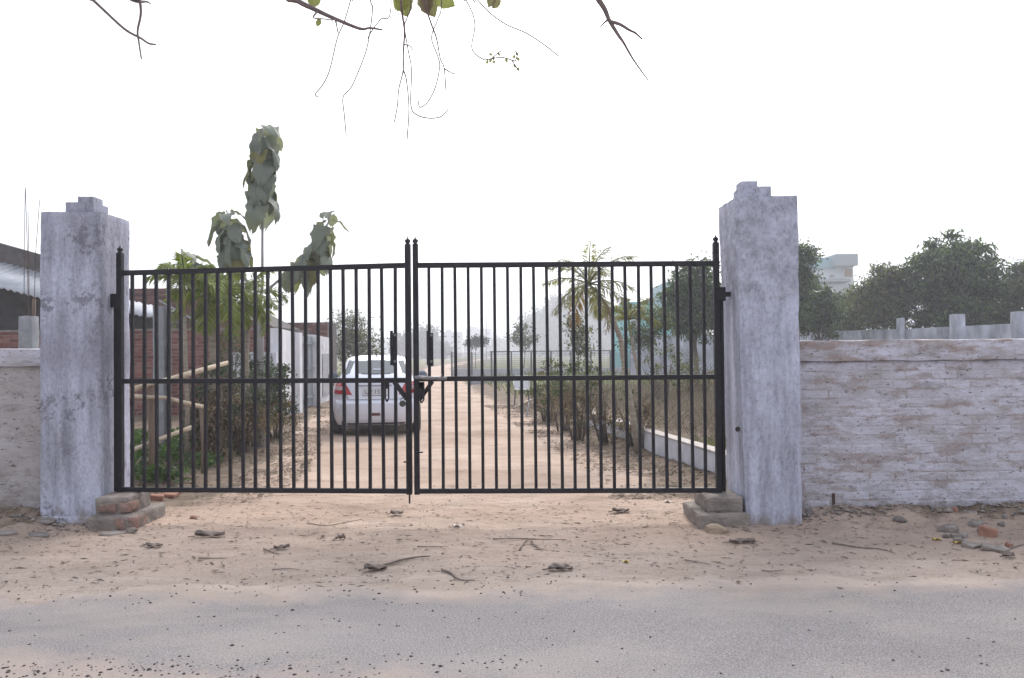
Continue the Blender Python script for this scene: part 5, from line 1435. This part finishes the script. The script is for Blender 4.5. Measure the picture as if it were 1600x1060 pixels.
def oleaf(px, py, s, rot, mat, seed):
    r = random.Random(seed); m = MB(); ph = r.uniform(0, 6)
    def fn(u, v):
        a = u*2-1; w_ = math.sin(math.pi*min(1, 0.08 + v*0.9))**0.8 * 0.36 * (1 + 0.08*math.sin(v*19+ph))
        return (a*w_, 0.12*math.sin(a*3 + ph)*0.5 + 0.1*v*v, -v)
    m.grid(fn, 6, 8); me = m.mesh('leaf', M[mat], True)
    inst('leaf', me, root, P(px, py, dO), (0.1, rot, r.uniform(-0.6, 0.6)), (s, s, s))
oleaf(494, -18, 0.105, 0.2, 'oleaf', 1); oleaf(628, -22, 0.15, -0.25, 'oleaf', 2); oleaf(640, -20, 0.14, 0.5, 'oleaf', 6); oleaf(658, -14, 0.145, -0.5, 'oleaf_b', 3)
oleaf(668, -12, 0.11, 0.1, 'oleaf_b', 7); oleaf(681, -8, 0.125, -0.95, 'oleaf', 4); oleaf(500, 30, 0.04, 0.4, 'oleaf', 5)
oleaf(770, -8, 0.07, 0.3, 'oleaf_b', 8); oleaf(782, 0, 0.06, 0.9, 'oleaf_b', 9); oleaf(212, -12, 0.05, 0.9, 'oleaf_b', 10)
for i, (x, y) in enumerate(((764, 84), (768, 92), (774, 96), (778, 82), (771, 88), (804, 86), (808, 90), (803, 100), (808, 106), (790, 92), (762, 94), (806, 82))):
    oleaf(x, y, 0.022, random.uniform(-1.5, 1.5), 'oleaf', 20 + i)
twig('vine', [(768, 92), (778, 83), (783, 80)], 0.001, 0.0008, attach=False); twig('vine', [(805, 96), (808, 86), (804, 78)], 0.001, 0.0008, attach=False); twig('vine', [(800, 95), (806, 104), (810, 110)], 0.001, 0.0008, attach=False)
twig('vine', [(757, 94), (768, 92), (785, 90), (805, 96)], 0.0010, 0.0008, attach=False)

# ------------------------------------------------------------------ debris
def rock_mesh(name, mat, seed, flat_=0.6, n=2):
    bm = bmesh.new(); bmesh.ops.create_icosphere(bm, subdivisions=n, radius=0.5)
    for v in bm.verts:
        k = 1 + 0.45*mnoise.noise(v.co*1.7 + Vector((seed*3.1, 0, 0))) + 0.15*mnoise.noise(v.co*5 + Vector((seed, 4, 0)))
        v.co *= k; v.co.z *= flat_
    me = bpy.data.meshes.new(name); bm.to_mesh(me); bm.free(); me.materials.append(mat); return me
def rest(o, x, y, lift): o.location = (x, y, H(x, y) + lift)
def rock(name, label, cat, px, py, s, mat, seed, flat_=0.6, group=None, sc=(1, 1, 1), rot=0):
    g = G(px, py); me = rock_mesh(name, M[mat], seed, flat_)
    o = bpy.data.objects.new(name, me); COL.objects.link(o)
    o.location = (g.x, g.y, H(g.x, g.y) + s*flat_*0.22*sc[2]); o.scale = (s*sc[0], s*sc[1], s*sc[2]); o.rotation_euler = (0, 0, rot)
    return tag(o, label, cat, group)
rock('stone', 'tan pointed stone in front of the right hinge block', 'stone', 1120, 832, 0.15, 'tanrock', 2, 0.7, sc=(1.15, 0.9, 1))
rock('stone', 'small reddish stone on the dirt right of the left hinge block', 'stone', 303, 808, 0.065, 'brickbit', 3)
rock('stone', 'dark lump at the lower corner of the left hinge block', 'stone', 206, 832, 0.09, 'conc_d', 4)
rock('stone', 'grey stone on the soil below the middle of the right wall', 'stone', 1405, 823, 0.10, 'stone', 5)
rock('stone', 'pale rounded stone at the foot of the right pillar', 'stone', 1265, 812, 0.09, 'stone', 6)
rock('stone', 'buff round stone set into the foot of the right wall near the picture edge', 'stone', 1545, 795, 0.11, 'tanrock', 7)
def shard(sx, sy, sz, mat, seed):
    r = random.Random(seed); n = r.randint(5, 7); m = MB(); ang = sorted(r.uniform(0, 6.283) for _ in range(n))
    ang = [6.283*i/n + r.uniform(-.35, .35) for i in range(n)]
    rr = [r.uniform(0.75, 1.15) for _ in range(n)]
    for z, k in ((-sz/2, 0.92), (sz*0.1, 1.0), (sz/2, 0.93)):
        for a, q in zip(ang, rr): m.v.append((math.cos(a)*q*k*sx*0.55 + r.uniform(-.004, .004), math.sin(a)*q*k*sy*0.55 + r.uniform(-.004, .004), z + r.uniform(-.2, .2)*sz))
    m.f = [tuple(reversed(range(n))), tuple(range(2*n, 3*n))] + [(j*n+i, j*n+(i+1) % n, (j+1)*n+(i+1) % n, (j+1)*n+i) for j in (0, 1) for i in range(n)]
    return m.mesh('slab', mat)
def boxpiece(name, label, cat, px, py, sx, sy, sz, mat, rot, tilt=0.0, seed=0, group=None, lift=None):
    g = G(px, py); me = shard(sx, sy, sz, M[mat], seed) if name == 'slab_piece' else rough_box((-sx/2, -sy/2, -sz/2), (sx/2, sy/2, sz/2), M[mat], 0.007, max(0.012, min(sx, sy)/6), seed, None, 12, 0.008)
    o = bpy.data.objects.new(name, me); COL.objects.link(o)
    o.location = (g.x, g.y, H(g.x, g.y) + (sz/2*0.8 if lift is None else lift)); o.rotation_euler = (tilt, tilt*0.6, rot)
    return tag(o, label, cat, group)
boxpiece('brick_piece', 'broken orange red brick just beside the left hinge block', 'brick', 245, 784, 0.13, 0.1, 0.07, 'brickbit', 0.3, 0.05, 1)
boxpiece('brick_piece', 'flat crumbled red brick under the bottom rail near the left hinge block', 'brick', 266, 777, 0.16, 0.11, 0.045, 'brickbit', -0.2, 0.08, 2)
boxpiece('brick_piece', 'brown brick half standing on the rubble by the right wall', 'brick', 1543, 838, 0.085, 0.12, 0.085, 'brickbit', 0.5, 0.1, 3)
boxpiece('clod', 'buff cement lump right of the left hinge block steps', 'clod', 238, 803, 0.15, 0.14, 0.07, 'tanrock', 0.2, 0.1, 4)
RB = 'broken slabs in the rubble by the right wall'
for i, (px, py, sx, sy, rt, lab) in enumerate(((1480, 833, 0.17, 0.16, 0.4, 'pale angular slab at the left end of the rubble beside the yellow scrap'), (1500, 843, 0.14, 0.12, 1.0, 'grey slab in the rubble between the two yellow scraps'), (1518, 856, 0.15, 0.10, -0.3, 'thin slab at the lower edge of the rubble'), (1524, 828, 0.13, 0.10, 0.2, 'small slab behind the brown brick half'), (1545, 860, 0.17, 0.12, 0.6, 'dark edged slab at the lower right of the rubble'), (1565, 866, 0.13, 0.10, 1.3, 'low flat slab nearest the road at the right end of the rubble'), (1515, 815, 0.16, 0.09, 0.1, 'slab leaning against the foot of the wall above the rubble'))):
    boxpiece('slab_piece', lab, 'slab', px, py, sx, sy, 0.035, 'slab', rt, random.uniform(-0.3, 0.3), 20+i, RB)
for k in range(9):
    px, py = random.uniform(1470, 1590), random.uniform(812, 862)
    g = G(px, py); o = bpy.data.objects.new('rubble_chip', shard(random.uniform(.04, .09), random.uniform(.03, .07), random.uniform(.02, .04), M['slab' if k % 3 else 'brickbit'], 90 + k)); COL.objects.link(o)
    o.location = (g.x, g.y, H(g.x, g.y) + 0.012); o.rotation_euler = (random.uniform(-.3, .3), random.uniform(-.3, .3), random.uniform(0, 3))
    tag(o, 'small broken chip in the rubble heap by the right wall', 'rubble chip', 'small chips in the rubble by the right wall')
LBG = 'flat slabs at the foot of the left pillar'
for i, (px, py, sx, sy, rt, lab) in enumerate(((72, 824, 0.22, 0.16, -0.2, 'flat stone slab against the plinth of the left pillar'), (62, 838, 0.20, 0.12, 0.1, 'pale flat slab lying below the left pillar'), (178, 834, 0.22, 0.11, 0.15, 'grey flat slab before the left hinge block'), (12, 842, 0.16, 0.1, 0.3, 'small flat slab at the left picture edge'))):
    boxpiece('slab_piece', lab, 'slab', px, py, sx, sy, 0.022, 'slab', rt, 0.05, 40+i, LBG)
for (px, py, lab, mt, nm) in ((1464, 846, 'yellow scrap at the left end of the rubble', 'yellow', 'wrapper'), (1497, 852, 'yellow scrap in the middle of the rubble', 'yellow', 'wrapper'), (978, 882, 'ochre chip on the dirt right of the curled leaf', 'yellow', 'wrapper'), (1043, 786, 'white paper scrap on the dirt before the right leaf', 'paper', 'paper_scrap'), (715, 823, 'tiny white scrap on the dirt in front of the meeting posts', 'paper', 'paper_scrap'), (590, 835, 'tiny pale scrap on the dirt left of the drop rod', 'paper', 'paper_scrap')):
    g = G(px, py); z = H(g.x, g.y); k = random.uniform(0.02, 0.035)
    m = MB().grid(lambda u, v: (g.x + k*(u*2-1), g.y + k*(v*2-1)*0.8, z + 0.008 + 0.012*math.sin(u*4 + v*3)), 4, 4)
    o = m.build(nm, M[mt], None, True, origin=(g.x, g.y, z)); tag(o, lab, 'scrap')
def curled(label, px, py, ln, wd, rot, seed, mat='litter', h=0.035):
    r = random.Random(seed); g = G(px, py); z = H(g.x, g.y); ph = r.uniform(0, 6)
    m = MB()
    def fn(u, v):
        a = u*2-1; w_ = math.sin(math.pi*min(1, 0.06+v*0.9))**0.7 * wd * (1 + 0.25*math.sin(v*15+ph))
        x = (v-0.5)*ln; y = a*w_
        zz = h*0.75*(abs(a)**1.3)*(0.75 + 0.25*math.sin(v*5+ph)) + 0.006*math.sin(v*13 + a*5 + ph) + 0.012
        return (g.x + x*math.cos(rot) - y*math.sin(rot), g.y + x*math.sin(rot) + y*math.cos(rot), z + max(zz, 0.002))
    m.grid(fn, 6, 14)
    m.tube([(g.x - ln*0.5*math.cos(rot), g.y - ln*0.5*math.sin(rot), z + 0.012), (g.x - ln*0.75*math.cos(rot), g.y - ln*0.75*math.sin(rot) , z + 0.006)], 0.004, 5)
    o = m.build('dry_leaf', M[mat], None, True, origin=(g.x, g.y, z)); tag(o, label, 'dry leaf', 'curled dry leaves fallen on the dirt')
    md = o.modifiers.new('s', 'SOLIDIFY'); md.thickness = 0.003
curled('large curled dry leaf below the left leaf of the gate, stalk to the left', 587, 889, 0.16, 0.05, 0.25, 1)
curled('large dark curled dry leaf on the dirt below the right leaf', 876, 893, 0.17, 0.055, -0.05, 2)
curled('ragged dark dry leaf on the dirt right of the left hinge block', 328, 838, 0.24, 0.06, 0.08, 3, h=0.05)
curled('flat dry leaf lying near the left road verge', 240, 853, 0.15, 0.04, -0.05, 4, h=0.02)
curled('dry leaf curled on the dirt below the stone by the right hinge block', 1160, 848, 0.20, 0.04, -0.1, 5, h=0.03)
curled('small dark dry leaf midway along the left leaf', 532, 841, 0.08, 0.03, 0.2, 6, h=0.03)
curled('small dry leaf on the dirt near the drop rod', 620, 806, 0.12, 0.035, 0.0, 7, h=0.03)
curled('greyish dry leaf under the right leaf, left of the right hinge block', 970, 800, 0.16, 0.045, 0.1, 8, h=0.03)
curled('dry leaf with a twig on the dirt below the left leaf', 440, 856, 0.12, 0.03, 0.3, 9, h=0.03)
curled('dark dry leaf lying on the dirt at the far right near the road', 1576, 874, 0.09, 0.025, 0.1, 10, h=0.02)
def stick(label, pts, r=0.006, mat='litter'):
    ps = []
    for x, y in pts: g = G(x, y); ps.append(Vector((g.x, g.y, H(g.x, g.y) + r + 0.004)))
    n = len(ps); ps = smooth_pts(ps, 3); o = MB().tube(ps, [r*(1 - 0.6*i/(len(ps)-1)) for i in range(len(ps))], 5).build('twig', M[mat], None, True, origin=ps[0]); tag(o, label, 'twig', 'twigs fallen on the dirt')
stick('long curved brown twig trailing right from the large curled leaf', [(600, 884), (625, 877), (655, 873), (672, 871)], 0.010)
stick('bent twig with fanned end lying below the meeting posts', [(690, 893), (705, 898), (718, 907), (742, 909)], 0.009)
stick('straight thin twig on the dirt left of the curved twig', [(652, 857), (680, 859), (700, 857)], 0.005)
stick('forked twig on the dirt below the right leaf', [(812, 858), (822, 846), (830, 844), (838, 855), (856, 864)], 0.006)
stick('long thin twig on the dirt before the right leaf', [(770, 841), (810, 842), (850, 843), (885, 845)], 0.006)
stick('thin twig lying below the ragged leaf on the left', [(310, 874), (335, 873), (356, 872)], 0.005)
stick('pair-like thick twig on the dirt left of the small dry leaf', [(412, 858), (428, 862), (438, 865)], 0.008)
stick('curved twig before the right wall', [(1300, 850), (1340, 856), (1375, 864), (1400, 868)], 0.007)
stick('thin twig curling near the road below the right pillar', [(1190, 892), (1205, 894), (1225, 893)], 0.005)
stick('thin twig on the dirt under the right pillar stone', [(1070, 880), (1090, 882), (1110, 885)], 0.005)
stick('long thin twig near the left road edge', [(425, 890), (450, 889), (470, 891)], 0.004)
stick('long dry stem lying left of the drop rod', [(480, 818), (510, 822), (540, 815), (565, 812)], 0.005)
stick('dry stem lying beside the right rubble', [(1560, 868), (1580, 860), (1600, 855)], 0.008)
# loose gravel and crumbs of earth
def crumbs(name, label, spots, sizes, mat):
    oc = [Vector(v) for v in ((1,0,0),(-1,0,0),(0,1,0),(0,-1,0),(0,0,1),(0,0,-1))]
    tri = [(0,2,4),(2,1,4),(1,3,4),(3,0,4),(2,0,5),(1,2,5),(3,1,5),(0,3,5)]
    Vv, Ff = [], []
    zz = hgt(spots[:, 0], spots[:, 1])
    for (x, y), z, s in zip(spots, zz, sizes):
        n = len(Vv); a = random.uniform(0, 3.1); ca, sa = math.cos(a), math.sin(a)
        for v in oc:
            k = s*random.uniform(0.6, 1.3); vx, vy = v.x*k*1.2, v.y*k
            Vv.append((x + vx*ca - vy*sa, y + vx*sa + vy*ca, z + 0.008 + v.z*k*0.6 + s*0.2))
        Ff += [tuple(n+i for i in f) for f in tri]
    me = np_mesh(name, np.array(Vv), np.array(Ff), M[mat]); tag(link_mesh(name, me), label, 'gravel', kind='stuff')
a = []
for _ in range(200):
    a.append((random.gauss(-2.0, 0.6), random.gauss(3.98, 0.09)))
for _ in range(750):
    y = random.choice([random.gauss(5.35, 0.35), random.gauss(3.98, 0.13) + 0.0, random.uniform(3.6, 5.6)])
    x = random.uniform(-3.6, 3.6) if random.random() < 0.4 else random.uniform(-3.6, 0.2)
    a.append((x, y))
crumbs('gravel', 'loose dark gravel strewn along the road edges', np.array(a), np.abs(rng.normal(0.0036, 0.0026, len(a))) + 0.0016, 'pebble')
a = []
for _ in range(2200):
    x = random.uniform(-5, 5); y = random.uniform(5.2, 9.5)
    if random.random() < 0.35: x = random.choice([random.uniform(2.2, 5), random.uniform(-5, -3.6)]); y = random.gauss(7.2, 0.25)
    a.append((x, y))
crumbs('earth_crumbs', 'crumbs of earth and grit on the dirt verge', np.array(a), np.abs(rng.normal(0.004, 0.004, len(a))) + 0.0015, 'clodm')
a = []
for _ in range(500):
    x = random.choice([random.uniform(2.4, 5), random.uniform(2.4, 5), random.uniform(-5, -3.7)]); a.append((x, 7.36 + random.gauss(0, 0.09) + (0.1 if x < 0 else 0)))
crumbs('rubble_crumbs', 'crumbled plaster and earth along the feet of the walls', np.array(a), np.abs(rng.normal(0.010, 0.009, len(a))) + 0.003, 'slab')
# dark straw and leaf shreds on the verge
n = 3000
xy = np.column_stack([rng.uniform(-5, 5, n), 5.3 + 3.2*rng.beta(1.3, 1.4, n)])
C = np.column_stack([xy, hgt(xy[:, 0], xy[:, 1]) + 0.006])
ang = rng.normal(0, 0.6, n); D = np.column_stack([np.cos(ang), np.sin(ang), np.zeros(n)]); Sd = np.column_stack([-np.sin(ang), np.cos(ang), rng.uniform(-.4, .4, n)])
V, Fq = quads(C, D, unit(Sd), np.abs(rng.normal(0.03, 0.03, n)) + 0.01, np.abs(rng.normal(0.006, 0.005, n)) + 0.002)
tag(link_mesh('straw_shreds', np_mesh('straw_shreds', V, Fq, M['straw'])), 'shreds of straw and leaf on the dirt verge', 'litter', kind='stuff')
